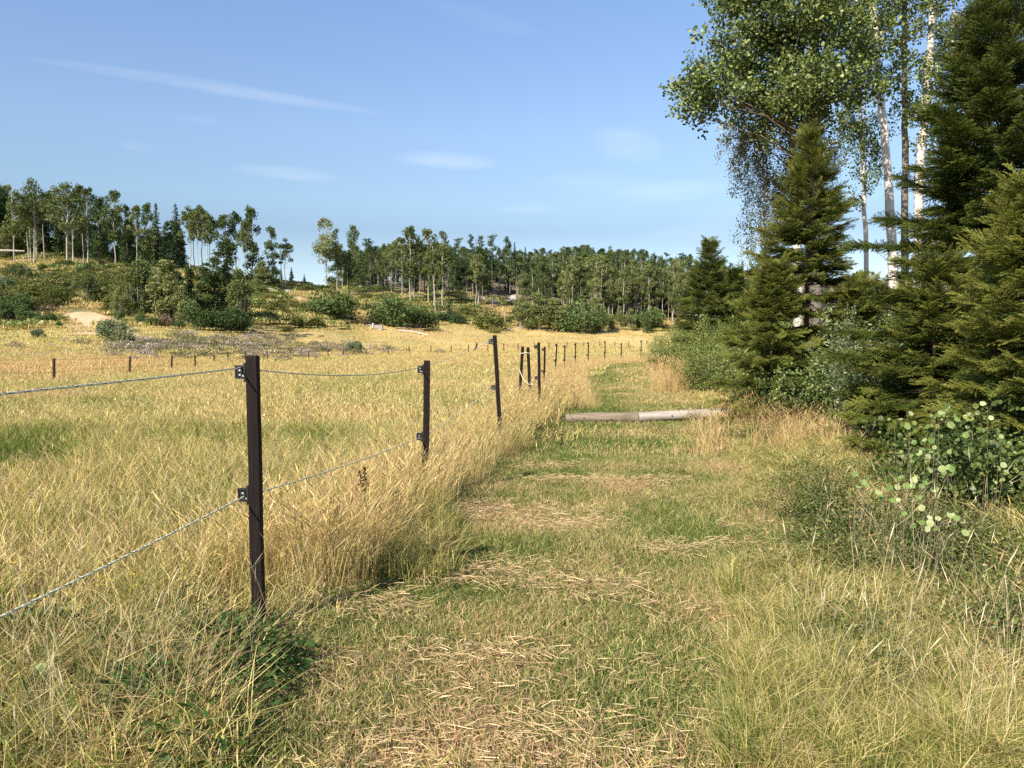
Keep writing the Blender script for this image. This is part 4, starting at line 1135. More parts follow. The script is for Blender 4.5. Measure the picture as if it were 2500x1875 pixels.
def blob_tree(name, cat, label, base, trunkpts, trad, blobs, grp, bark, n_per, ssc, b0, hang=0.0, seed=0, limb=.02, twigs=6):
    """broad-leaved tree: trunk, limbs that reach every leaf mass, foliage sprigs spread through each mass"""
    random.seed(seed)
    base = Vector(base); t_ = empty(name, base); tag(t_, label, cat)
    tp = [Vector(p) - base for p in trunkpts]
    b = MB()
    # subdivide the trunk for a natural wobble
    fine = []; fr = []
    for i in range(len(tp) - 1):
        for k in range(6):
            u = k / 6; fine.append(tp[i].lerp(tp[i + 1], u) + Vector((random.gauss(0, .012), random.gauss(0, .012), 0))); fr.append((trad[i] * (1 - u) + trad[i + 1] * u) * random.uniform(.96, 1.05))
    fine.append(tp[-1]); fr.append(trad[-1])
    b.tube(fine, fr, 10, True, .5)
    link('trunk', b.mesh('trunk', bark, True), t_)
    lb = MB(); pts = []; rots = []; sc = []; bi = []
    for (c, r, dens) in blobs:
        c = Vector(c) - base; rx, ry, rz = r
        # limb from the nearest lower trunk point
        cand = [p for p in fine if p.z < c.z + .3] or fine[:1]
        root = min(cand, key=lambda p: (p - c).length + .6 * max(0, p.z - c.z + 1.0))
        mid1 = root.lerp(c, .45) + Vector((random.gauss(0, .12), random.gauss(0, .12), random.uniform(.0, .3)))
        lr = limb * (.6 + .8 * max(rx, rz)); lb.tube([root, mid1, c], [lr * 1.5, lr, lr * .5], 5, False)
        for k in range(twigs):
            e = c + Vector((random.gauss(0, rx * .45), random.gauss(0, ry * .45), random.gauss(0, rz * .45)))
            st_ = mid1.lerp(c, random.uniform(.3, 1)); lb.tube([st_, st_.lerp(e, .5) + Vector((0, 0, .08)), e], [lr * .45, lr * .3, lr * .15], 4, False)
        n = int(n_per * dens * (rx * rz) ** .9)
        subs = [c]
        for k in range(6):
            v = Vector((random.gauss(0, 1), random.gauss(0, 1), random.gauss(0, 1))).normalized() * random.uniform(.6, 1.25)
            subs.append(c + Vector((v.x * rx, v.y * ry, v.z * rz)))
        for k in range(n):
            v = Vector((random.gauss(0, 1), random.gauss(0, 1), random.gauss(0, 1))).normalized() * (random.random() ** .5)
            sc_ = subs[k % len(subs)] if not hang else subs[k % len(subs)]
            q_ = .27 if not hang else .5
            p = sc_ + Vector((v.x * rx * q_, v.y * ry * q_, v.z * rz * q_ * (.8 if not hang else 1.6)))
            if hang:
                d = Vector((random.gauss(0, .25), random.gauss(0, .25), -1))
            else:
                d = Vector((v.x + random.gauss(0, .6), v.y + random.gauss(0, .6), v.z * .6 + random.gauss(0, .4) - .1))
            pts.append(p); rots.append(dir_rot(d, random.uniform(-3, 3))); sc.append(ssc * random.uniform(.7, 1.2)); bi.append(min(.97, max(.03, b0 + random.gauss(0, .13))))
    link('limbs', lb.mesh('limbs', bark), t_)
    scatter('crown', grp, pts, rots, sc, bi, t_)
    return t_
def bl(px, py, rp, Y, dens=1.0, flat_=1.0, ry=None):
    r = rp * Y / FOC
    return (P(px, py, Y), (r, ry or r * 1.1, r * flat_), dens)
gz = lambda px, Y: tz((px - 1250) / FOC * Y, Y)
def tp(px, py, Y): return P(px, py, Y)
# big aspen reaching left over the track edge
Ya = 18.5
blob_tree('aspen_tree', 'aspen', 'large leafy aspen whose crown reaches out to the left at the top', P(1995, 850, Ya),
    [P(1995, 950, Ya), P(1992, 700, Ya), P(1988, 450, Ya), P(1983, 280, Ya), P(1990, 100, Ya), P(2000, -120, Ya), P(2005, -400, Ya)], [.17, .15, .13, .12, .10, .08, .04],
    [bl(1700, 195, 46, Ya - .6), bl(1682, 235, 34, Ya - .9), bl(1668, 205, 20, Ya - .8, .9), bl(1760, 235, 50, Ya - .5), bl(1695, 282, 22, Ya - .8, .9), bl(1800, 180, 48, Ya), bl(1845, 225, 56, Ya + .3),
     bl(1775, 95, 40, Ya - .5, .9), bl(1815, 40, 52, Ya - .2), bl(1830, 110, 62, Ya + .4), bl(1870, 20, 80, Ya), bl(1905, 110, 70, Ya + .6), bl(1930, 200, 72, Ya - .6),
     bl(1960, 60, 80, Ya - .8), bl(1990, 160, 66, Ya - 1.0), bl(2030, 80, 70, Ya - .8), bl(2060, 170, 58, Ya - .9), bl(2035, 230, 46, Ya - .8), bl(1900, 270, 60, Ya + .5, .9), bl(1830, 290, 50, Ya + .2, .8),
     bl(1985, 270, 52, Ya + .5, .8), bl(2120, 120, 55, Ya + .5, .7), bl(1850, -60, 80, Ya), bl(1900, -90, 110, Ya), bl(2030, -60, 110, Ya), bl(2000, -220, 130, Ya, .7), bl(1890, -200, 100, Ya, .7),
     bl(1750, 15, 24, Ya - .3, .8), bl(2110, 210, 36, Ya - .3, .7)],
    'aspen_sprig', M_dbark, 140, 1.0, .52, seed=31, twigs=7)
# weeping birch behind the pointed spruce
Yb = 20.0
blob_tree('weeping_birch', 'birch', 'birch with hanging brownish twigs above the pointed spruce', P(1950, 850, Yb),
    [P(1950, 950, Yb), P(1948, 700, Yb), P(1940, 450, Yb), P(1925, 250, Yb), P(1910, 100, Yb)], [.13, .12, .10, .07, .03],
    [bl(1815, 330, 50, Yb, .9, 1.4), bl(1860, 340, 60, Yb, 1, 1.4), bl(1830, 420, 46, Yb, .7, 1.5), bl(1880, 450, 55, Yb, 1, 1.5), bl(1845, 520, 36, Yb, .6, 1.6), bl(1885, 560, 40, Yb, .8, 1.4),
     bl(1925, 380, 60, Yb, .9, 1.4), bl(1850, 590, 22, Yb, .5, 1.6), bl(1960, 330, 50, Yb, .8, 1.3), bl(1905, 270, 60, Yb, .7), bl(2010, 320, 45, Yb, .7), bl(1795, 300, 30, Yb, .6, 1.4), bl(1900, 640, 40, Yb, .8, 1.2)],
    'birch_sprig', M_bbark, 78, 1.0, .52, hang=1, seed=32, limb=.012)
# the tall pale trunks
Yc = 21.0
def trunk_tree(px0, px1, px2, Y, r, bark, label, blobs, seed, grp='aspen_sprig', n=120, nm='birch_tree', cat='birch', fork=None):
    return blob_tree(nm, cat, label, P(px0, 880, Y), [P(px0, 930, Y), P(px0, 700, Y), P(px1, 420, Y), P(px1 - (px1 - px2) * .6, 200, Y), P(px2, 0, Y), P(px2 - 15, -250, Y)],
                     [r, r * .93, r * .8, r * .68, r * .58, r * .35], blobs, grp, bark, n, 1.0, .5, seed=seed, limb=.016, twigs=6)
trunk_tree(2182, 2168, 2130, Yc, .135, M_bbark, 'white birch trunk that forks high up, leftmost of the three tall trunks', [bl(2090, 90, 40, Yc, .9), bl(2150, 60, 50, Yc + .4, .8), bl(2120, -80, 90, Yc, .8), bl(2150, 190, 34, Yc, .7), bl(2190, 190, 30, Yc, .6)], 33)
trunk_tree(2208, 2210, 2208, Yc + .8, .11, M_dbark, 'dark grey trunk in the middle of the three tall trunks', [bl(2200, 130, 40, Yc + .8, .9), bl(2180, 20, 44, Yc + .8, .8), bl(2230, -100, 90, Yc + .8, .8), bl(2220, 260, 30, Yc + .8, .7)], 34)
trunk_tree(2240, 2245, 2278, Yc + .3, .14, M_bbark, 'thick pale birch trunk leaning right, rightmost of the three tall trunks', [bl(2275, 170, 42, Yc, .9), bl(2255, 260, 34, Yc, .8), bl(2330, -60, 90, Yc, .7), bl(2300, 230, 30, Yc, .7), bl(2280, 330, 26, Yc, .5)], 35)
trunk_tree(2118, 2108, 2090, 26, .085, M_bbark, 'slim distant birch with a narrow crown left of the tall trunks',
    [bl(2100, 300, 36, 26, .8, 1.2), bl(2085, 360, 44, 26, .9, 1.2), bl(2130, 380, 36, 26, .9, 1.2), bl(2100, 440, 36, 26, .8, 1.2), bl(2075, 480, 24, 26, .6, 1.2), bl(2095, 250, 50, 26, .8), bl(2130, 320, 30, 26, .8), bl(2060, 300, 40, 26, .7)], 36, n=75)
blob_tree('birch_tree', 'birch', 'dull green birch crown glimpsed right of the tall trunks behind the dark spruce', P(2310, 850, 24), [P(2310, 930, 24), P(2312, 600, 24), P(2318, 350, 24), P(2325, 150, 24), P(2330, -50, 24)], [.09, .08, .07, .05, .03],
    [bl(2330, 60, 60, 24, .8), bl(2360, 130, 60, 24, .9), bl(2340, 220, 50, 24, .8), bl(2380, 30, 60, 24, .8), bl(2330, 300, 40, 24, .7), bl(2300, 360, 34, 24, .6), bl(2400, 180, 60, 24, .8), bl(2350, 380, 40, 24, .6), bl(2320, -50, 70, 24, .8), bl(2450, 60, 70, 24, .8), bl(2300, 440, 24, 24, .5)],
    'aspen_sprig', M_bbark, 85, 1.1, .45, seed=37, limb=.012)
# bare grey-brown branch arching out of the right trunk
b = MB()
br_pts = [P(2262, 262, 20.2), P(2290, 215, 19.9), P(2330, 170, 19.5), P(2370, 130, 19.2), P(2390, 110, 19.0)]
# ------------------------------------------------------------------ shrubs
def shrub(px, Y, h, w, grp, label, seed, dens=1.0, b0=.55, nm='shrub', cat='shrub', upright=.5, ssc=1.0, py=None):
    random.seed(seed)
    x = (px - 1250) / FOC * Y; z0 = tz(x, Y)
    t_ = empty(nm, (x, Y, z0)); tag(t_, label, cat)
    st = MB(); pts = []; rots = []; sc = []; bi = []
    ns = max(7, int(12 * w))
    for k in range(ns):
        az = 2 * PI * k / ns + random.gauss(0, .3); q = w * .5 * math.sqrt(random.random())
        hh = h * random.uniform(.6, 1.08) * (1 - .35 * (q / (w * .5)) ** 2)
        tipp = Vector((math.cos(az) * q * 1.15, math.sin(az) * q * 1.15, hh))
        rt = Vector((math.cos(az) * q * .3, math.sin(az) * q * .3, 0))
        md = rt.lerp(tipp, .5) + Vector((math.cos(az), math.sin(az), 0)) * q * .15
        st.tube([rt, md, tipp], [.014, .010, .004], 4, False)
        m = int(hh / .10 * dens * 2.2)
        for j in range(m):
            u = .08 + .95 * (j / m)
            p = rt.lerp(md, u * 2) if u < .5 else md.lerp(tipp, (u - .5) * 2)
            p = p + Vector((random.gauss(0, .10 * w), random.gauss(0, .10 * w), random.gauss(0, .06)))
            a = random.random() * 2 * PI
            d = Vector((math.cos(a), math.sin(a), random.gauss(upright, .4)))
            pts.append(p); rots.append(dir_rot(d, random.uniform(-3, 3))); sc.append(ssc * random.uniform(.6, 1.1)); bi.append(min(.97, max(.03, b0 + random.gauss(0, .12))))
    link('stems', st.mesh('stems', M_twig), t_)
    scatter('foliage', grp, pts, rots, sc, bi, t_)
    return t_
SH = [(1650, 33, 1.5, 2.2, 'light green leafy bush where the far fence posts disappear'), (1700, 27, 1.55, 2.2, 'light green bush just left of the thin spruce'),
      (1765, 24, 1.6, 2.0, 'speckled light green bush at the foot of the thin spruces'), (1720, 20.5, 1.15, 1.5, 'low green bush behind the dry golden grass'),
      (1830, 19, 1.6, 2.0, 'olive green bush left of the small olive spruce'), (1870, 15.2, .8, 1.2, 'low olive bush at the end of the pale log'),
      (1880, 16.5, 1.1, 1.5, 'olive bush behind the pale log end')]
for k, (px, Y, h, w, lb) in enumerate(SH): shrub(px, Y, h * 1.25, w, 'shrub_sprig', lb, 400 + k, .95, .60, nm='leafy_bush', cat='bush')
shrub(1700, 39, 1.7, 3.0, 'shrub_sprig', 'farther pale green bush above the golden grass', 420, .7, .6, nm='leafy_bush', cat='bush')
shrub(2000, 12.6, 1.15, 1.4, 'dark_sprig', 'dark glossy leaved bush below the pointed spruce', 430, 1.0, .45, nm='dark_leaved_bush', cat='bush')
shrub(1930, 13.2, .8, 1.0, 'dark_sprig', 'small dark bush at the shady foot of the pointed spruce', 431, 1.0, .35, nm='dark_leaved_bush', cat='bush')
shrub(2125, 11.0, 1.65, 1.2, 'willow_sprig', 'grey-green upright willow in front of the birch trunks', 432, .9, .62, nm='willow_bush', cat='willow', upright=1.6)
shrub(2185, 10.2, 1.1, .9, 'willow_sprig', 'lower grey-green willow beside the upright one', 433, .8, .58, nm='willow_bush', cat='willow', upright=1.4)
shrub(2440, 6.3, .75, 1.1, 'dark_sprig', 'dark round-leaved bush under the right-hand spruce', 434, 1.0, .42, nm='dark_leaved_bush', cat='bush')
shrub(2360, 7.2, .7, 1.0, 'dark_sprig', 'dark bush behind the round-leaved aspen sapling', 435, .9, .36, nm='dark_leaved_bush', cat='bush')

BB = [(1960, 19, 2.0, 3.0, 'tangled bush hidden behind the pointed spruce'), (2060, 20, 2.2, 3.0, 'tangled bush left of the tall white trunks'), (2160, 19, 1.9, 2.6, 'tangled bush around the foot of the tall trunks'), (2250, 17, 2.1, 2.6, 'tangled bush right of the tall trunks'),
      (2350, 15, 2.2, 2.6, 'bush behind the low bushy spruce'), (2460, 14, 2.4, 2.6, 'bush behind the tall dark spruce'), (1860, 24, 1.8, 3.0, 'bush far behind the small olive spruce'), (1990, 30, 2.6, 4.5, 'distant bush behind the pointed spruce'), (2120, 32, 2.6, 4.5, 'distant bush behind the tall trunks'), (2300, 30, 2.8, 5.0, 'distant bush in the right background')]
for k, (px, Y, h, w, lb) in enumerate(BB): shrub(px, Y, h, w, 'dark_sprig' if k % 2 else 'shrub_sprig', lb, 450 + k, .8, .42, nm='tangled_bush', cat='bush', ssc=1.3)
# aspen saplings with large pale round leaves: every leaf is a part
def leaf_mesh(seed):
    random.seed(seed); b = MB(); k = 12
    ctr = (0.5, 0, .02)
    vs_ = [ctr]
    for i in range(k):
        a = 2 * PI * i / k
        q = .5 * (1 + .05 * math.sin(5 * a + seed) + random.uniform(-.02, .02)) * (1.12 if i == k // 2 * 0 else 1)
        vs_.append((.5 + math.cos(a) * q, math.sin(a) * q * .96, .06 * math.cos(2 * a) - .02))
    fs_ = [[0, 1 + i, 1 + (i + 1) % k] for i in range(k)]
    b.add(vs_, fs_, .5)
    b.tube([(-.45, 0, -.05), (0, 0, 0)], .012, 3, False, .8)
    return b.mesh('leaf', M_round, True)
LEAF = [leaf_mesh(k) for k in range(5)]
def sapling(px, Y, spots, label, seed, size=.046, nm='aspen_sapling'):
    random.seed(seed)
    x = (px - 1250) / FOC * Y; base = Vector((x, Y, tz(x, Y))); t_ = empty(nm, base); tag(t_, label, 'sapling')
    st = MB(); tips = []
    for (lx, ly) in spots:
        p = P(lx, ly, Y + random.gauss(0, .12)) - base
        if p.z < .03: p.z = .03
        s0 = Vector((p.x * .75 + random.gauss(0, .04), p.y * .6, 0)); 
        lf = link('leaf', LEAF[random.randrange(5)], t_)
        s = size * random.uniform(.75, 1.25)
        lf.scale = (s, s, s)
        # leaf faces roughly the light behind the camera
        nrm = Vector((random.gauss(-.45, .35), random.gauss(-.75, .3), random.gauss(.55, .35))).normalized()
        d = Vector((random.gauss(0, 1), random.gauss(0, .3), random.gauss(.2, .6))); d = (d - nrm * d.dot(nrm)).normalized()
        y_ = nrm.cross(d)
        lf.rotation_euler = Matrix((d, y_, nrm)).transposed().to_euler()
        lf.location = p - d * s * .5
        if not tips or min((q - p).length for q in tips) > .16:
            st.tube([s0, s0.lerp(p, .55) + Vector((random.gauss(0, .02), 0, .03)), p - d * s * .9], [.0024, .0018, .001], 4, False)
        else:
            q = min(tips, key=lambda q: (q - p).length); st.tube([q - Vector((0, 0, .06)), q.lerp(p, .5) - Vector((0, 0, .02)), p - d * s * .9], [.0013, .0011, .0008], 4, False)
        tips.append(p)
    link('stems', st.mesh('stems', M_twig), t_)
SP1 = [(2224, 1009), (2195, 1023), (2216, 1040), (2292, 1012), (2299, 1007), (2337, 1023), (2322, 1037), (2263, 1041), (2232, 1080), (2256, 1074), (2273, 1075), (2281, 1092), (2252, 1096), (2243, 1105), (2227, 1114), (2226, 1126),
       (2266, 1115), (2286, 1113), (2318, 1103), (2358, 1062), (2271, 1147), (2200, 1164), (2231, 1171), (2191, 1189), (2171, 1191), (2213, 1186), (2228, 1186), (2261, 1177), (2251, 1187), (2282, 1194), (2245, 1213), (2228, 1220)]
SP2 = [(2144, 1201), (2151, 1213), (2180, 1221), (2193, 1221), (2207, 1253), (2250, 1240), (2251, 1275), (2269, 1265), (2271, 1278), (2287, 1290), (2290, 1265), (2321, 1256), (2335, 1265), (2351, 1273), (2264, 1292), (2230, 1283), (2300, 1145), (2325, 1145), (2305, 1155), (2322, 1156), (2315, 1140), (2357, 1300)]
SP3 = [(2109, 1177), (2095, 1188), (2115, 1184), (2086, 1158)]
sapling(2245, 4.7, SP1, 'aspen sapling with a cluster of pale round leaves in front of the dark spruce', 51, .038)
sapling(2270, 4.1, SP2, 'low aspen sapling with green round leaves spreading over the brambles', 52, .034)
sapling(2105, 4.9, SP3, 'tiny aspen sapling with four yellowish leaves at the edge of the grass', 53, .036)
SP4 = [(30, 1822), (55, 1817), (48, 1745), (100, 1632), (175, 1745), (35, 1865), (66, 1855), (15, 1840)]
sapling(60, 3.0, SP4, 'aspen sapling with a few pale round leaves in the lower left corner', 54, .038)
SP5 = [(2400, 985), (2445, 1065), (2420, 1020), (2450, 1135)]
sapling(2400, 5.6, SP5, 'taller aspen sapling with sparse leaves against the right-hand spruce', 55, .036)

# dark red-brown dock seed stalk between the first two posts
x, Y = (885 - 1250) / FOC * 5.3, 5.3
t_ = empty('dock_plant', (x, Y, tz(x, Y))); tag(t_, 'dark red-brown dock seed head between the first two posts', 'dock plant')
b = MB(); b.tube([(0, 0, 0), (.01, 0, .35), (0, 0, .62)], [.004, .003, .002], 5); b.tube([(.01, 0, .36), (-.03, 0, .56)], [.003, .002], 4)
link('stem', b.mesh('stem', M_twig), t_)
b = MB(); random.seed(61)
for k in range(170):
    u = random.random(); c_ = Vector((.004, 0, .44 + .17 * u)) if k % 3 else Vector((-.005 - .03 * u, 0, .43 + .15 * u))
    c_ += Vector((random.gauss(0, .008), random.gauss(0, .008), 0)); leaf(b, c_, .012, .016)
sd_ = b.mesh('seed_head', M_dock); link('seed_head', sd_, t_)

# ------------------------------------------------------------------ far trees: kinds
def quad_leaf(b, p, s, r=None, drop=0):
    a = random.random() * 2 * PI; z = random.uniform(-1, 1); q = math.sqrt(1 - z * z)
    d = Vector((q * math.cos(a), q * math.sin(a), z)); n = d.cross(Vector((random.gauss(0, 1), random.gauss(0, 1), random.gauss(0, 1)))).normalized()
    s1 = s * random.uniform(.6, 1.3); s2 = s * random.uniform(.4, .8)
    b.add([p - d * s1 * .5, p + n * s2 * .5, p + d * s1 * .5, p - n * s2 * .5 + d * s1 * .1], [[0, 1, 2, 3]], r)
def far_broad(seed, H=18, crown0=.45, wid=3.0, nl=900, fork=False, clumps=18, ls=.34, rt=.16, top=1.0, shape='oval'):
    """returns trunk mesh builder and crown mesh builder of height H"""
    random.seed(seed); tb = MB(); cb = MB()
    wob = [Vector((random.gauss(0, .12), random.gauss(0, .12), H * k / 6)) for k in range(7)]; wob[0] = Vector((0, 0, -.8))
    for k in range(1, 7): wob[k].x += .25 * math.sin(seed + k * .7) * k / 6 * 1.5
    tb.tube(wob, [rt * (1 - k / 7) + .02 for k in range(7)], 6, False)
    def at(z):
        u = max(0, min(5.999, z / H * 6)); i = int(u); return wob[i].lerp(wob[i + 1], u - i)
    for c in range(clumps):
        u = random.random() if shape != 'top' else random.random() ** .7
        z = H * (crown0 + (1 - crown0) * u * .98)
        prof = math.sin(PI * min(1, (u * .86 + .12))) ** .6 if shape != 'column' else (1 - u) ** .35 * .9
        a = random.random() * 2 * PI; q = wid * prof * random.uniform(.25, 1.0)
        s = at(z - .12 * H * random.uniform(.5, 1.2)); e = at(z) + Vector((math.cos(a) * q, math.sin(a) * q, random.uniform(-.3, .6)))
        tb.tube([s, s.lerp(e, .5) + Vector((0, 0, .2)), e], [rt * (.34 if fork else .22), rt * .2, .02], 4, False)
        rr = wid * random.uniform(.24, .42) * (.7 + .5 * prof)
        m = nl // clumps
        rb = random.uniform(-.12, .12)
        for k in range(m):
            v = Vector((random.gauss(0, 1), random.gauss(0, 1), random.gauss(0, .8))); v = v.normalized() * random.random() ** .5
            quad_leaf(cb, e + Vector((v.x * rr, v.y * rr, v.z * rr * 1.1)), ls, min(1, max(0, .5 + rb + random.gauss(0, .2))))
    if fork:
        for k in range(3):
            z = H * random.uniform(crown0 - .1, crown0 + .15); a = random.random() * 2 * PI; s = at(z)
            e = s + Vector((math.cos(a) * wid * .6, math.sin(a) * wid * .6, H * .28)); tb.tube([s, s.lerp(e, .4) + Vector((math.cos(a) * .3, math.sin(a) * .3, 0)), e], [rt * .6, rt * .45, .03], 5, False)
    # a few dead snags low on the stem
    for k in range(4):
        z = H * random.uniform(.2, crown0); a = random.random() * 2 * PI; s = at(z); tb.tube([s, s + Vector((math.cos(a) * .9, math.sin(a) * .9, random.uniform(-.1, .7)))], [.03, .01], 3, False)
    return tb, cb
def far_spruce(seed, H=16, R0=2.4, low=.08, ls=.45, gappy=0):
    random.seed(seed); tb = MB(); cb = MB()
    tb.tube([(0, 0, -.8), (0, 0, H * .5), (0, 0, H)], [.18, .10, .02], 6, False)
    z = H * low
    while z < H * .985:
        f = z / H; L = R0 * (1 - f) ** .8 * (random.uniform(.7, 1.15))
        nb = 7 if f < .7 else 5
        for k in range(nb):
            if gappy and random.random() < gappy: continue
            a = random.random() * 2 * PI; l = L * random.uniform(.7, 1.15); dz = l * (-.28 + .5 * f)
            tip = Vector((math.cos(a) * l, math.sin(a) * l, z + dz))
            tb.tube([Vector((0, 0, z)), tip], [.03, .008], 3, False)
            m = max(2, int(l * 4.6))
            for q in range(m):
                u = (q + .6) / m; p = Vector((0, 0, z)).lerp(tip, u) + Vector((random.gauss(0, .10), random.gauss(0, .10), random.gauss(-.06, .08)))
                quad_leaf(cb, p, ls * (1.2 - .5 * f), min(1, max(0, .35 + .3 * u + random.gauss(0, .15))))
        z += .28 + .16 * (1 - f)
    for k in range(6): quad_leaf(cb, Vector((0, 0, H - .12 * k)), .22, .4)
    return tb, cb
def far_pine(seed, H=17, ls=.4):
    random.seed(seed); tb = MB(); cb = MB()
    tb.tube([(0, 0, -.8), (.1, .05, H * .5), (0, 0, H * .96)], [.2, .14, .03], 6, False)
    for k in range(13):
        f = .52 + .46 * k / 13; a = random.random() * 2 * PI; l = 2.6 * (1.15 - f) * 1.9 * random.uniform(.5, 1.1)
        s = Vector((0, 0, H * f)); e = s + Vector((math.cos(a) * l, math.sin(a) * l, .4 * l))
        tb.tube([s, e], [.05, .015], 4, False)
        for q in range(48):
            v = Vector((random.gauss(0, .8), random.gauss(0, .8), random.gauss(0, .3))); quad_leaf(cb, e.lerp(s, random.random() * .5) + v * .75, ls, min(1, max(0, .5 + random.gauss(0, .2))))
    return tb, cb
def far_bush(seed, H=4, Wd=3.4, nl=700, ls=.26, shape=1.0):
    random.seed(seed); tb = MB(); cb = MB()
    cl = []
    for k in range(14):
        a = random.random() * 2 * PI; u = random.random(); q = Wd * .5 * math.sqrt(random.random()) * .8
        z = H * (.18 + .62 * u) * (1 - .35 * (q / (Wd * .5)) ** 2)
        cl.append((Vector((math.cos(a) * q, math.sin(a) * q, z)), random.uniform(.22, .36) * min(H, Wd)))
    for (c_, r_) in cl:
        tb.tube([Vector((c_.x * .2, c_.y * .2, -.3)), c_], [.05, .02], 4, False)
        rb = random.uniform(-.1, .1)
        for q in range(nl // 14):
            v = Vector((random.gauss(0, 1), random.gauss(0, 1), random.gauss(0, 1))).normalized() * random.random() ** .4
            p = c_ + v * r_; p.z = max(p.z, .05)
            quad_leaf(cb, p, ls, min(1, max(0, .5 + rb + .15 * v.z + random.gauss(0, .18))))
    for k in range(16):      # loose shoots that break the outline
        a = random.random() * 2 * PI; q = Wd * .5 * math.sqrt(random.random()); h0 = H * random.uniform(.5, .9) * (1 - .5 * (q / (Wd * .5)) ** 2); e = Vector((math.cos(a) * q, math.sin(a) * q, h0 + H * random.uniform(.12, .42)))
        tb.tube([Vector((math.cos(a) * q * .8, math.sin(a) * q * .8, h0 * .5)), e], [.025, .008], 3, False)
        for m_ in range(22): quad_leaf(cb, Vector((e.x * random.uniform(.9, 1), e.y * random.uniform(.9, 1), h0 + (e.z - h0) * random.random())) + Vector((random.gauss(0, .14), random.gauss(0, .14), 0)) * (H / 4 + .4), ls * .8)
    return tb, cb
def far_youngbirch(seed):
    tb, cb = far_bush(seed, 10, 4.3, 4600, .42)
    tb.tube([(0, 0, -.6), (.1, 0, 5), (0, .1, 9.3)], [.1, .07, .02], 5, False)
    for k in range(3):
        a = random.random() * 6.28; tb.tube([(math.cos(a) * .3, math.sin(a) * .3, -.5), (math.cos(a) * 1.2, math.sin(a) * 1.2, 6)], [.08, .03], 5, False)
    for c in range(10):
        z = random.uniform(5.5, 9.8); a = random.random() * 6.28; q = (10.4 - z) * .45 * random.random(); c_ = Vector((math.cos(a) * q, math.sin(a) * q, z)); rb = random.uniform(-.1, .1)
        for k in range(170):
            v = Vector((random.gauss(0, 1), random.gauss(0, 1), random.gauss(0, 1))).normalized() * random.random() ** .4; quad_leaf(cb, c_ + v * .95, .40, min(1, max(0, .5 + rb + .15 * v.z + random.gauss(0, .18))))
    return tb, cb
def snag(seed, H=7):
    random.seed(seed); tb = MB()
    tb.tube([(0, 0, -.6), (.1, 0, H * .5), (.25, .1, H)], [.13, .10, .03], 6, False)
    for k in range(4):
        z = H * random.uniform(.4, .95); a = random.random() * 6.28; tb.tube([(.1, 0, z), (math.cos(a) * .8, math.sin(a) * .8, z + .5)], [.03, .01], 3, False)
    return tb, None
def kinds(L, bark, leafm):
    out = []
    for (tb, cb) in L: out.append((tb.mesh('trunk', bark, True), cb.mesh('crown', leafm) if cb else None))
    return out
K = {}
K['aspen'] = kinds([far_broad(500 + k, 18, .38, 3.0, 2300, k % 3 == 0, 26, .52) for k in range(6)], M_fbark, F_aspen)
K['fork'] = kinds([far_broad(520 + k, 18, .40, 3.8, 2300, True, 28, .52, .20) for k in range(3)], M_fbark, F_aspen)
K['slim'] = kinds([far_broad(530 + k, 18, .52, 2.3, 1500, False, 18, .5, .13, shape='top') for k in range(5)], M_fbark, F_aspen)
K['umbrella'] = kinds([far_broad(540 + k, 18, .56, 3.3, 2000, False, 20, .52, .15, shape='top') for k in range(3)], M_fdbark, F_dark)
K['dense'] = kinds([far_broad(550 + k, 18, .06, 2.9, 3400, False, 44, .5, .16, shape='column') for k in range(4)], M_fdbark, F_dark)
K['darkoak'] = kinds([far_broad(560 + k, 18, .10, 3.7, 3400, False, 40, .52, .2) for k in range(3)], M_fdbark, F_dark)
K['spruce'] = kinds([far_spruce(570 + k, 16, 2.9, .06, .62) for k in range(3)] + [far_spruce(575, 16, 2.4, .1, .58, .2)], M_fdbark, F_con)
K['pine'] = kinds([far_pine(580 + k, 17, .6) for k in range(3)], M_fdbark, F_con)
K['bush'] = kinds([far_bush(590 + k, 4, 4.6, 2400, .34) for k in range(4)], M_fdbark, F_dark)
K['scrub'] = kinds([far_bush(600 + k, 3, 4.2, 1500, .32) for k in range(5)], M_fdbark, F_olive)
K['willow'] = kinds([far_bush(610 + k, 3, 4.8, 2400, .30) for k in range(2)], M_fdbark, F_grey)
K['birchbush'] = kinds([far_youngbirch(620 + k) for k in range(4)], M_fbark, F_aspen)
K['brush'] = kinds([far_bush(630 + k, 2, 3, 500, .3) for k in range(2)], M_fdbark, F_brown)
K['snag'] = kinds([snag(640 + k) for k in range(3)], M_fbark, F_brown)
KH = dict(aspen=18, fork=18, slim=18, umbrella=18, dense=18, darkoak=18, spruce=16, pine=17, bush=4, scrub=3, willow=3, birchbush=10, brush=2, snag=7)
NM = dict(aspen=('aspen_tree', 'tree'), fork=('aspen_tree', 'tree'), slim=('slender_tree', 'tree'), umbrella=('tall_tree', 'tree'), dense=('leafy_tree', 'tree'), darkoak=('leafy_tree', 'tree'), spruce=('spruce_tree', 'spruce'),
          pine=('pine_tree', 'pine'), bush=('round_bush', 'bush'), scrub=('hillside_bush', 'bush'), willow=('willow_bush', 'willow'), birchbush=('young_birch', 'young tree'), brush=('brush_pile', 'brushwood'), snag=('dead_trunk', 'dead tree'))
cnt = [0]
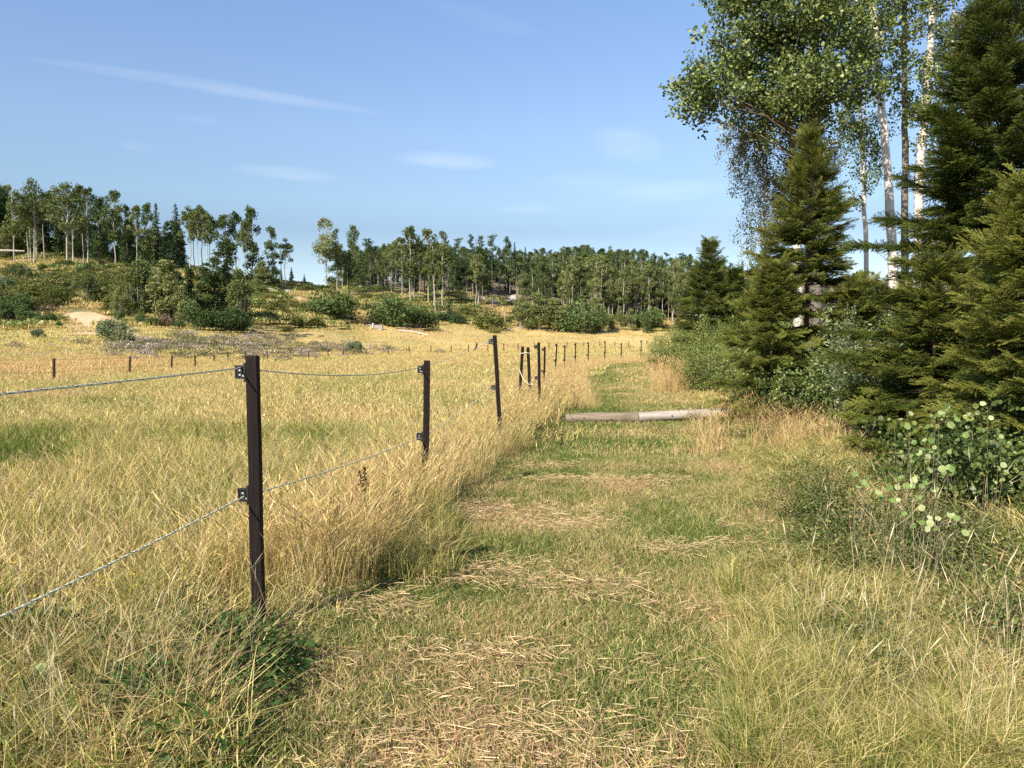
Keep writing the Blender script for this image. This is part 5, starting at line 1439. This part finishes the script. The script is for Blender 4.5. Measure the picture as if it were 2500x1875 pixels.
def put(kind, px, Y, top=None, H=None, label=None, group=None, wid=1.0, base=None, var=None):
    """plant a far tree so that its foot is on the terrain and its tip at photo row `top`"""
    x = (px - 1250) / FOC * Y; z = tz(x, Y)
    if top is not None: H = P(px, top, Y).z - z
    s = H / KH[kind]; wid = wid * rng.uniform(.85, 1.25)
    v = K[kind]; tm, cm_ = v[(cnt[0] if var is None else var) % len(v)]; cnt[0] += 1
    nm, cat = NM[kind]
    t_ = empty(nm, (x, Y, z - .1), rng.uniform(0, 2 * PI)); t_.scale = (s * wid, s * wid, s)
    tag(t_, label, cat, group)
    link('dead_stem' if kind == 'snag' else ('stems' if kind in ('bush', 'scrub', 'willow', 'brush') else 'trunk'), tm, t_)
    if cm_: link('foliage' if kind in ('bush', 'scrub', 'willow', 'brush') else 'crown', cm_, t_)
    return t_
GL = 'trees on the left-hand ridge'; GM = 'trees on the slope in the middle'; GRT = 'trees of the wood at the foot of the right-hand hill'; GB = 'scrub on the left-hand slope'
LMR = [(0, 'the spruce at the left edge'), (45, 'the tall bare pale stem'), (97, 'the pale forked tree'), (172, 'the leaning white birch'), (210, 'the leaning white birch on its right'), (252, 'the leafy column tree'), (290, 'the pointed pale stemmed tree'), (340, 'the broad leafy trees'),
       (390, 'the spruce tip'), (438, 'the open branched spruce'), (495, 'the gap with bare trunks'), (565, 'the flat crowned trees'), (620, 'the shaggy column tree'), (668, 'the narrow last leafy tree'), (700, 'the last small crowned tree'), (745, 'the smallest spruce on the skyline')]
LMS = [(-60, 'just outside the left edge'), (0, 'at the left edge'), (60, 'below the pale forked tree'), (120, 'above the big dark bushes'), (170, 'below the leaning white birch'), (215, 'above the sand cut'), (265, 'above the round willow'), (320, 'beside the greyish young birch')]
LMW = [(1380, 'above the large dark round bush'), (1440, 'just right of the large dark bush'), (1500, 'in the densest group of pale stems'), (1570, 'where the row of pale stems thins out'), (1640, 'above the first light green bush'), (1700, 'left of the whippy thin spruce'), (1760, 'behind the whippy thin spruce'), (1830, 'behind the dark little spruce'), (1920, 'behind the pointed spruce')]
LMM = [(760, 'left of the tallest pale tree'), (830, 'behind the tallest pale tree'), (905, 'behind the wide forked tree'), (970, 'behind the close group of pale stems'), (1025, 'around the bright straight aspen'), (1082, 'around the large aspen with side branches'), (1165, 'around the close pair of pale trunks'), (1215, 'under the widest pine'), (1270, 'under the layered pine'), (1330, 'left of the wide pale fork')]
LMO = [(560, 'below the shaggy column tree'), (620, 'right of the young birches'), (665, 'around the white boulder'), (705, 'below the smallest spruces'), (750, 'near the open skyline dip'), (790, 'left of the dark bush')]
def lm(L, px): return min(L, key=lambda a: abs(a[0] - px))[1]
# left ridge, in picture order
L1 = [('spruce', 2, 196, 415, 1.5, 'tall dark spruce cut by the left edge of the picture'), ('aspen', 45, 164, 455, .9, 'tall bare-stemmed pale tree near the left edge of the ridge'),
      ('fork', 97, 168, 442, 1.0, 'ridge tree with pale forked limbs third from the left edge'), ('darkoak', 130, 180, 470, 1.0, 'dark round crown right of the pale forked tree'),
      ('fork', 172, 164, 448, 1.1, 'white trunked birch leaning right with a brownish crown on the left ridge'), ('umbrella', 205, 176, 455, .8, 'tall thin stemmed tree right of the leaning white birch'),
      ('slim', 224, 170, 462, 1.0, 'slender pale stem beside the leaning white birch'), ('dense', 252, 166, 483, .9, 'bushy column tree leafy down to the ground on the left ridge'),
      ('aspen', 288, 164, 468, .9, 'pointed ridge tree with a pale stem showing between dark crowns'), ('dense', 318, 168, 500, .8, 'dark leafy tree just right of the pointed pale stemmed one'),
      ('spruce', 390, 176, 492, .9, 'spruce tip between two leafy trees on the ridge'), ('dense', 366, 168, 497, 1.0, 'broad leafy tree in the middle of the left ridge'),
      ('spruce', 438, 172, 494, 1.0, 'open branched spruce standing above its neighbours on the ridge'), ('dense', 415, 168, 540, 1.0, 'leafy tree under the open spruce'),
      ('umbrella', 480, 174, 515, .9, 'high crowned tree at the left of the gap with bare trunks'), ('umbrella', 498, 174, 507, 1.1, 'high crowned tree in the middle of the gap with bare trunks'),
      ('umbrella', 518, 174, 530, .8, 'high crowned tree at the right of the gap with bare trunks'), ('umbrella', 552, 175, 528, .9, 'flat crowned tree left of the shaggy column tree'),
      ('umbrella', 580, 176, 522, 1.0, 'flat crowned tree touching the shaggy column tree'), ('dense', 620, 176, 506, 1.05, 'shaggy tall column tree near the end of the left ridge'), ('slim', 604, 170, 540, .9, 'thin pale stem in front of the shaggy column tree'),
      ('dense', 668, 178, 553, .95, 'narrow leafy tree right of the shaggy column tree'), ('slim', 700, 180, 583, 1.3, 'last small crowned tree of the left ridge before the open sky'),
      ('spruce', 690, 186, 645, 1.0, 'low blue-green spruce under the last ridge tree'), ('spruce', 715, 188, 650, 1.3, 'low blue-green spruce right of the last ridge tree'), ('spruce', 746, 192, 668, 1.6, 'smallest spruce on the open skyline'),
      ('birchbush', 645, 172, 640, 1.4, 'leafy young tree below the narrow ridge tree')]
for (k_, px, Y, top, wd, lb) in L1: put(k_, px, Y, top, label=lb, group=GL, wid=wd)
# trees filling the ridge behind them
for i in range(44):
    px = rng.uniform(-60, 460); Y = rng.uniform(176, 205)
    top = np.interp(px, [-60, 60, 200, 330, 460], [425, 462, 478, 515, 545]) + rng.uniform(0, 45)
    k_ = ['darkoak', 'dense', 'spruce', 'aspen', 'pine', 'umbrella'][int(rng.integers(0, 6))]
    put(k_, px, Y, top, label={'darkoak': 'round crowned', 'dense': 'narrow leafy', 'spruce': 'pointed spruce', 'aspen': 'pale stemmed', 'pine': 'flat topped pine', 'umbrella': 'high crowned'}[k_] + ' tree crowded behind ' + lm(LMR, px), group='crowded trees behind the left ridge')
for i in range(36):
    px = -60 + 510 * ((i * .618034) % 1); Y = rng.uniform(170, 182)
    k_ = ['dense', 'darkoak', 'dense', 'birchbush'][i % 4]
    put(k_, px, Y, top=np.interp(px, [-60, 60, 200, 330, 460], [440, 480, 500, 530, 575]) + rng.uniform(5, 95), label={'darkoak': 'round crowned', 'dense': 'narrow leafy', 'birchbush': 'low leafy'}[k_] + ' tree among the front row near ' + lm(LMR, px), group='crowded trees behind the left ridge')
for px in (80, 84, 92, 96, 118, 188, 186, 212, 222, 342, 470, 490, 512): put('slim' if px > 300 else 'snag', px, 163 + rng.uniform(-2, 5), top=(600 if px < 300 else 545) - rng.uniform(20, 60), label='thin bare pale stem beside ' + lm(LMR, px), group='thin bare stems on the left ridge')
# lower left: young birches and scrub
L2 = [('dense', 340, 112, 650, 1.4, 'dark narrow tree at the left end of the young birch clump'), ('dense', 400, 113, 660, 1.4, 'leafy tree between the two left young birches'), ('dense', 440, 113, 668, 1.4, 'leafy tree right of the pale green young birch'), ('dense', 505, 114, 650, 1.4, 'leafy tree in the middle of the birch clump'), ('dense', 470, 114, 655, 1.4, 'narrow leafy tree in the gap left of the tallest bushy one'), ('dense', 530, 116, 625, 1.4, 'leafy tree leaning against the left side of the tallest bushy one'), ('bush', 480, 105, 735, 1.0, 'broad dark bush filling the foot of the birch clump'), ('bush', 555, 107, 740, 1.0, 'broad dark bush right under the tallest bushy tree'), ('bush', 50, 108, 715, 1.2, 'large dark bush above the silvery willow'), ('bush', -10, 106, 720, 1.2, 'large dark bush cut by the left edge'),('birchbush', 350, 112, 640, 1.25, 'greyish dark young birch left of the paler one at the slope foot'), ('birchbush', 415, 110, 640, 1.35, 'pale green young birch between the two darker ones'),
      ('dense', 556, 118, 588, 1.55, 'tallest bushy tree at the foot of the left slope'), ('birchbush', 500, 112, 690, 1.4, 'rounded young birch left of the tallest bushy tree'), ('birchbush', 585, 112, 660, .9, 'dark young tree at the right side of the tallest bushy tree'),
      ('birchbush', 450, 108, 700, 1.3, 'low leafy young tree in the middle of the birch clump'), ('bush', 345, 104, 758, .8, 'low dark bush below the greyish birch'), ('bush', 372, 103, 770, .8, 'dark bush left of the brushwood heap'),
      ('brush', 400, 104, 768, 1.4, 'purple-brown heap of cut branches below the young birches'), ('bush', 440, 104, 775, 1.0, 'dark bush right of the brushwood heap'), ('bush', 520, 106, 770, 1.1, 'dark bush at the foot of the tallest bushy tree'), ('bush', 590, 108, 770, .9, 'low dark bush at the right end of the birch clump'),
      ('willow', 285, 84, 778, .95, 'round grey-green willow bush standing in front of the sand cut'), ('willow', 95, 88, 800, 1.2, 'low silvery willow bush left of the sand cut'), ('willow', 862, 104, 830, .9, 'light green bush among the thistles in the field'),
      ('bush', 20, 104, 730, 1.1, 'dark bush at the left edge below the scrub'), ('bush', 70, 103, 745, 1.1, 'dark spreading bush left of the sand cut'), ('bush', 115, 101, 755, 1.0, 'dark bush beside the sand cut'), ('bush', 148, 98, 780, .8, 'small bush at the left lip of the sand cut'),
      ('bush', 290, 104, 755, .9, 'bush at the right lip of the sand cut')]
for (k_, px, Y, top, wd, lb) in L2: put(k_, px, Y, top, label=lb, group=None, wid=wd)
for i in range(120):
    px = -70 + 420 * ((i * .618034) % 1) + rng.uniform(-10, 10); Y = 108 + 50 * ((i + .5) / 120) + rng.uniform(-2, 2)
    if 150 < px < 275 and Y < 117: continue
    kq, kw, kh = ('bush', 'dark green', 1.0) if i % 6 == 1 else ('brush', 'brown twiggy', .7) if i % 9 == 4 else ('birchbush', 'tall leafy', 1.5) if i % 8 == 3 else ('willow', 'greyish', .9) if i % 13 == 5 else ('scrub', 'olive green', 1.0)
    put(kq, px, Y, H=rng.uniform(1.6, 3.3) * kh * (1 if Y < 142 else .7), label=kw + ' bush of the %s scrub %s' % ('lower' if Y < 122 else 'middle' if Y < 140 else 'upper', lm(LMS, px)), group=GB, wid=rng.uniform(.9, 1.3))
for i in range(40):
    px = rng.uniform(540, 790); Y = rng.uniform(120, 172)
    put('scrub', px, Y, H=rng.uniform(.8, 2.4), label='low olive bush on the %s open slope %s' % ('lower' if Y < 145 else 'upper', lm(LMO, px)), group='low bushes on the open slope', wid=rng.uniform(.9, 1.6))
# middle slope
L3 = [('fork', 800, 196, 535, .9, 'tallest tree at the left end of the middle wood, pale trunk'), ('aspen', 824, 198, 560, .7, 'slim pale tree beside the tallest one'), ('darkoak', 866, 200, 552, .75, 'dark full crowned tree right of the tallest pale one'),
      ('pine', 905, 226, 580, 1.0, 'pine top behind the wide forked tree'), ('fork', 906, 205, 600, .8, 'tree with a wide V shaped pale fork'), ('slim', 957, 208, 600, .9, 'leftmost stem of the close group of straight pale stems'), ('slim', 968, 210, 590, .9, 'second stem of the close group of straight pale stems'),
      ('slim', 982, 206, 580, .9, 'right stem of the close group of straight pale stems'), ('aspen', 1004, 196, 557, 1.0, 'bright straight aspen on the golden slope'), ('slim', 1012, 199, 575, 1.0, 'thinner stem behind the bright straight aspen'), ('fork', 1025, 218, 585, .7, 'forked tree up among the rocks'),
      ('aspen', 1047, 199, 562, .9, 'straight aspen second from the bright one'), ('aspen', 1060, 194, 600, .8, 'leaning thin aspen low on the golden slope'), ('aspen', 1082, 194, 565, 1.1, 'large aspen with bare side branches on the golden slope'), ('slim', 1162, 198, 625, 1.2, 'left of a close pair of pale trunks on the slope'),
      ('aspen', 1169, 202, 620, 1.1, 'right of a close pair of pale trunks on the slope'), ('slim', 1178, 212, 640, 1.0, 'brownish straight trunk right of the close pair'), ('pine', 1120, 240, 578, .9, 'pine silhouette above the leafy crowns'), ('pine', 1152, 244, 570, .8, 'narrow pine tip on the skyline'), ('pine', 1172, 244, 573, .9, 'pine with flat branches on the skyline'),
      ('pine', 1202, 246, 570, 1.0, 'widest flat branched pine on the skyline'), ('darkoak', 1236, 246, 580, .7, 'dark pointed crown right of the widest pine'), ('spruce', 1256, 250, 588, .9, 'thin dark spruce tip on the skyline'), ('spruce', 1282, 256, 600, .8, 'small spruce tip right of the thin one'),
      ('pine', 1266, 230, 620, 1.1, 'dark pine with layered branches above the rocks'), ('aspen', 1276, 203, 660, .8, 'slanting pale stem near the birch bushes'), ('aspen', 1300, 204, 640, .9, 'pale stem above the birch bushes'), ('fork', 1347, 226, 620, 1.0, 'aspen with a wide pale fork on the right-hand hill'),
      ('bush', 812, 150, 700, 1.15, 'dark bush at the left end of the middle slope'), ('bush', 945, 154, 718, 1.05, 'biggest round dark bush at the edge of the field'), ('bush', 1005, 158, 742, 1.1, 'smaller round bush right of the biggest one'), ('bush', 1038, 160, 752, .9, 'low bush right of the two round ones'),
      ('bush', 1075, 176, 758, 1.1, 'dark bush beneath the large aspen'), ('bush', 1120, 176, 762, 1.2, 'bush in the shade with a dark hollow'), ('spruce', 1098, 180, 715, .9, 'small dark spruce at the slope foot'), ('scrub', 1190, 174, 755, 1.0, 'light green bush left of the birch bushes'), ('scrub', 1145, 190, 745, 1.2, 'green bush on the golden slope'),
      ('birchbush', 1275, 180, 725, 1.3, 'left young birch of the clump at the field edge'), ('birchbush', 1312, 181, 718, 1.5, 'middle young birch of the clump at the field edge'), ('birchbush', 1352, 182, 730, 1.4, 'right young birch of the clump at the field edge'), ('bush', 1425, 180, 728, 1.25, 'large dark round bush at the edge of the field'),
      ('birchbush', 1470, 184, 750, 1.2, 'green bushy young tree right of the large dark bush'), ('bush', 1390, 181, 755, .9, 'dark bush wedged left of the large round one'), ('aspen', 1395, 205, 625, 1.0, 'bright slender trunk rising behind the large dark bush'), ('aspen', 1412, 212, 640, .9, 'second slender trunk behind the large dark bush'),
      ('aspen', 1458, 205, 618, 1.2, 'pair stemmed aspen right of the large dark bush'), ('fork', 1452, 208, 640, .9, 'companion of the pair stemmed aspen'), ('snag', 1233, 178, 755, 1.6, 'dead broken pale stump on the golden slope')]
for (k_, px, Y, top, wd, lb) in L3: put(k_, px, Y, top, label=lb, group=None if k_ in ('bush', 'scrub', 'snag') else GM, wid=wd)
for i in range(100):
    px = 845 + 495 * ((i * .618034) % 1) + rng.uniform(-8, 8); Y = rng.uniform(214, 264)
    top = np.interp(px, [820, 900, 1000, 1100, 1250, 1330], [590, 600, 580, 590, 605, 612]) + rng.uniform(0, 42)
    k_ = ['darkoak', 'spruce', 'aspen', 'pine', 'aspen', 'spruce'][int(rng.integers(0, 6))]
    put(k_, px, Y, top, label={'darkoak': 'round dark', 'spruce': 'pointed spruce', 'aspen': 'pale stemmed', 'pine': 'flat topped pine'}[k_] + ' tree in the close wood ' + lm(LMM, px), group='close trees behind the middle slope')
for i in range(26):
    px = rng.uniform(760, 1330); put('scrub', px, rng.uniform(168, 212), H=rng.uniform(.8, 2.4), label='low bush on the golden slope ' + lm(LMM, px), group='low bushes on the golden slope', wid=1.4)
for i in range(14):
    px = rng.uniform(1000, 1320); put('snag', px, rng.uniform(184, 215), H=rng.uniform(2, 7), label='short dead stem ' + lm(LMM, px), group='dead stems on the golden slope')
# right-hand wood, front to back
def toprow(px): return np.interp(px, [1330, 1380, 1430, 1560, 1640, 1720, 1800, 1900, 2300], [618, 598, 590, 604, 608, 622, 630, 632, 630])
rows = [(196, 14, 70, ['birchbush', 'aspen', 'bush']), (206, 30, 45, ['slim', 'aspen', 'slim']), (218, 32, 32, ['slim', 'aspen', 'aspen']), (234, 30, 20, ['aspen', 'slim', 'darkoak']), (252, 28, 8, ['aspen', 'darkoak', 'spruce']), (276, 34, 0, ['spruce', 'darkoak', 'spruce', 'pine'])]
for (Y0, n, dt, ks) in rows:
    for i in range(n):
        px = (1375 if Y0 < 230 else 1290) + (2010 - (1375 if Y0 < 230 else 1290)) * (i + rng.uniform(.1, .9)) / n; Y = Y0 + rng.uniform(-5, 5)
        k_ = ks[int(rng.integers(0, len(ks)))]
        if k_ in ('bush', 'birchbush'): put(k_, px, Y - 6, H=rng.uniform(3.5, 6.5), label='bushy growth under the wood ' + lm(LMW, px), group='bushy growth below the right-hand wood'); continue
        put(k_, px, Y, top=toprow(px) + dt + rng.uniform(-4, 26) + (0 if k_ != 'spruce' else -6), label='%s in the %s row %s' % ({'slim': 'slender pale stem', 'aspen': 'leafy aspen', 'darkoak': 'round dark tree', 'spruce': 'dark spruce tip', 'pine': 'pine'}[k_], {196: 'front', 206: 'second', 218: 'third', 234: 'fourth', 252: 'fifth', 276: 'hindmost'}[Y0], lm(LMW, px)), group=GRT if k_ in ('slim', 'aspen') else 'darker trees on the crest of the right-hand hill')
for i in range(14):
    px = rng.uniform(1480, 1700); put('slim', px, rng.uniform(198, 206), top=rng.uniform(660, 700), label='shorter pale stem in front ' + lm(LMW, px), group=GRT, wid=.7)
for i in range(22):
    px = rng.uniform(1470, 1900); put('birchbush', px, 191 + rng.uniform(-3, 3), H=rng.uniform(3, 6), label='bushy growth under the wood ' + lm(LMW, px), group='bushy growth below the right-hand wood')
for i in range(40):
    px = 1370 + 380 * ((i * .618034) % 1); put('aspen', px, rng.uniform(203, 222), top=toprow(px) + rng.uniform(48, 90), label='lower leafy aspen filling the wood ' + lm(LMW, px), group=GRT, wid=1.1)
for i in range(26):
    px = 1380 + 420 * ((i * .618034) % 1); put('birchbush', px, rng.uniform(205, 240), H=rng.uniform(4, 7), label='bushy young tree between the trunks ' + lm(LMW, px), group='bushy growth below the right-hand wood')
for i in range(84):
    px = 830 + 860 * ((i * .618034) % 1); Y = rng.uniform(262, 292)
    k_ = ['darkoak', 'dense', 'spruce', 'darkoak', 'pine', 'aspen'][i % 6]
    put(k_, px, Y, top=np.interp(px, [830, 900, 1000, 1100, 1250, 1380, 1430, 1560, 1700], [600, 606, 594, 600, 612, 604, 602, 612, 622]) + rng.uniform(-4, 16), wid=1.25,
        label={'darkoak': 'round dark', 'spruce': 'pointed spruce', 'aspen': 'pale stemmed', 'pine': 'flat topped pine', 'dense': 'bushy'}[k_] + ' tree on the crest ' + lm(LMM if px < 1350 else LMW, px), group='trees along the crest behind the wood')
# far trees seen in the gap between the near trunks
for i in range(8): put('aspen', 2060 + i * 35, 200 + rng.uniform(-8, 8), top=665 + rng.uniform(-10, 10), label='distant leafy tree seen through the %s gap between the near trunks' % ORD[i + 1].replace('nearest', 'first'), group='distant trees between the near trunks')

# ------------------------------------------------------------------ boulders, fallen wood and small things by the field edge
def boulder(seed, s):
    random.seed(seed); b = MB(); n1_, n2_ = 7, 10
    for i in range(n1_ + 1):
        th = PI * i / n1_
        for k in range(n2_):
            a = 2 * PI * k / n2_; q = s * random.uniform(.8, 1.1)
            b.v.append((math.sin(th) * math.cos(a) * q * 1.3, math.sin(th) * math.sin(a) * q, math.cos(th) * q * .65))
    for i in range(n1_):
        for k in range(n2_):
            k2 = (k + 1) % n2_; b.f.append([i * n2_ + k, (i + 1) * n2_ + k, (i + 1) * n2_ + k2, i * n2_ + k2]); b.r.append(.5); b.m.append(0)
    return b.mesh('boulder', M_rock)
BO = [boulder(700 + k, 1.0) for k in range(4)]
def put_b(px, Y, s, label, group='pale boulders on the hillsides'):
    x = (px - 1250) / FOC * Y
    o_ = link('boulder', BO[random.randrange(4)], None, (x, Y, tz(x, Y) + .15 * s)); o_.scale = (s, s, s); o_.rotation_euler = (0, 0, random.random() * 6); tag(o_, label, 'boulder', group)
put_b(666, 150, 1.0, 'white boulder on the open slope right of the young birches'); put_b(662, 168, 1.1, 'pale flat boulder near the end of the left ridge'); put_b(705, 172, .9, 'pale boulder below the smallest spruces')
put_b(1260, 222, 2.2, 'biggest grey rock outcrop under the layered pine'); put_b(1205, 212, 1.3, 'pale flat rock on the golden slope')
for i in range(26):
    px = rng.uniform(880, 1330); put_b(px, rng.uniform(203, 224), rng.uniform(.4, 1.1), 'grey rock among the stems ' + lm(LMM, px), 'grey rocks on the middle slope')
for i in range(20):
    px = rng.uniform(60, 430); put_b(px, rng.uniform(158, 172), rng.uniform(.3, .8), 'pale stone at the foot of ' + lm(LMR, px), 'pale stones along the left ridge')
def fallen(a, c_, r_, label, mat=M_pale, grp=None):
    b = MB(); a = Vector(a); c_ = Vector(c_); d = c_ - a
    b.tube([a - a, d * .5 + Vector((0, 0, .05)), d], [r_, r_ * .9, r_ * .6], 7)
    b.tube([d * .3, d * .3 + Vector((.2, -.2, .5))], [r_ * .3, .02], 4); o_ = link('fallen_trunk', b.mesh('fallen_trunk', mat), None, a); tag(o_, label, 'fallen trunk', grp)
fallen(P(-20, 611, 160), P(60, 613, 160), .22, 'pale fallen trunk lying across the slope at the left edge', M_fbark)
def on(px, Y, dz=.1): x = (px - 1250) / FOC * Y; return Vector((x, Y, tz(x, Y) + dz))
fallen(on(974, 148, .35), on(1024, 148.5, .35), .17, 'white debarked trunk lying at the edge of the field')
fallen(on(1010, 149, .3), on(1045, 147, .3), .1, 'thin pale pole beside the white debarked trunk')
fallen(on(1205, 175, .4), on(1260, 176, .4), .16, 'pale trunk lying left of the birch bushes')
fallen(on(1150, 181, .2), P(1172, 781, 180), .12, 'slanting pale pole leaning over the dark hollow')
# small pale block and upright white stake by the round bush
x = on(925, 149, 0); b = MB(); b.box((0, 0, .45), (.75, .4, .45)); b.box((0, 0, .93), (.8, .45, .04)); b.box((0, -.42, .3), (.6, .03, .04))
o_ = link('concrete_block', b.mesh('concrete_block', M_rock), None, x); tag(o_, 'pale grey block at the left foot of the biggest round bush', 'block')
x = on(911, 149, 0); b = MB(); b.tube([(0, 0, -.2), (.04, 0, 1.2), (.05, 0, 1.3)], [.22, .2, .12], 8); b.tube([(0, 0, .5), (-.6, 0, 1.1)], [.08, .05], 6); b.tube([(-.5, 0, 1.0), (-1.1, 0, .9)], [.07, .05], 6)
o_ = link('birch_stump', b.mesh('birch_stump', M_pale), None, x); tag(o_, 'white broken stump with side branch left of the grey block', 'stump')
x = on(1008 - 90, 143, 0)

# tell look-alikes apart by their order across the view
_by = {}
for o_ in S.objects:
    if o_.parent is None and 'label' in o_: _by.setdefault(o_['label'], []).append(o_)
for lb_, L in _by.items():
    if len(L) < 2 or len(lb_.split()) > 15: continue
    L.sort(key=lambda q: q.location.x / max(q.location.y, 1))
    n_ = len(L)
    for i, q in enumerate(L):
        w_ = ('left-hand', 'right-hand')[i] if n_ == 2 else 'leftmost' if i == 0 else 'rightmost' if i == n_ - 1 else ('middle' if n_ == 3 else ORD[i + 1])
        q['label'] = w_ + ' ' + lb_

print('objects', len(S.objects))
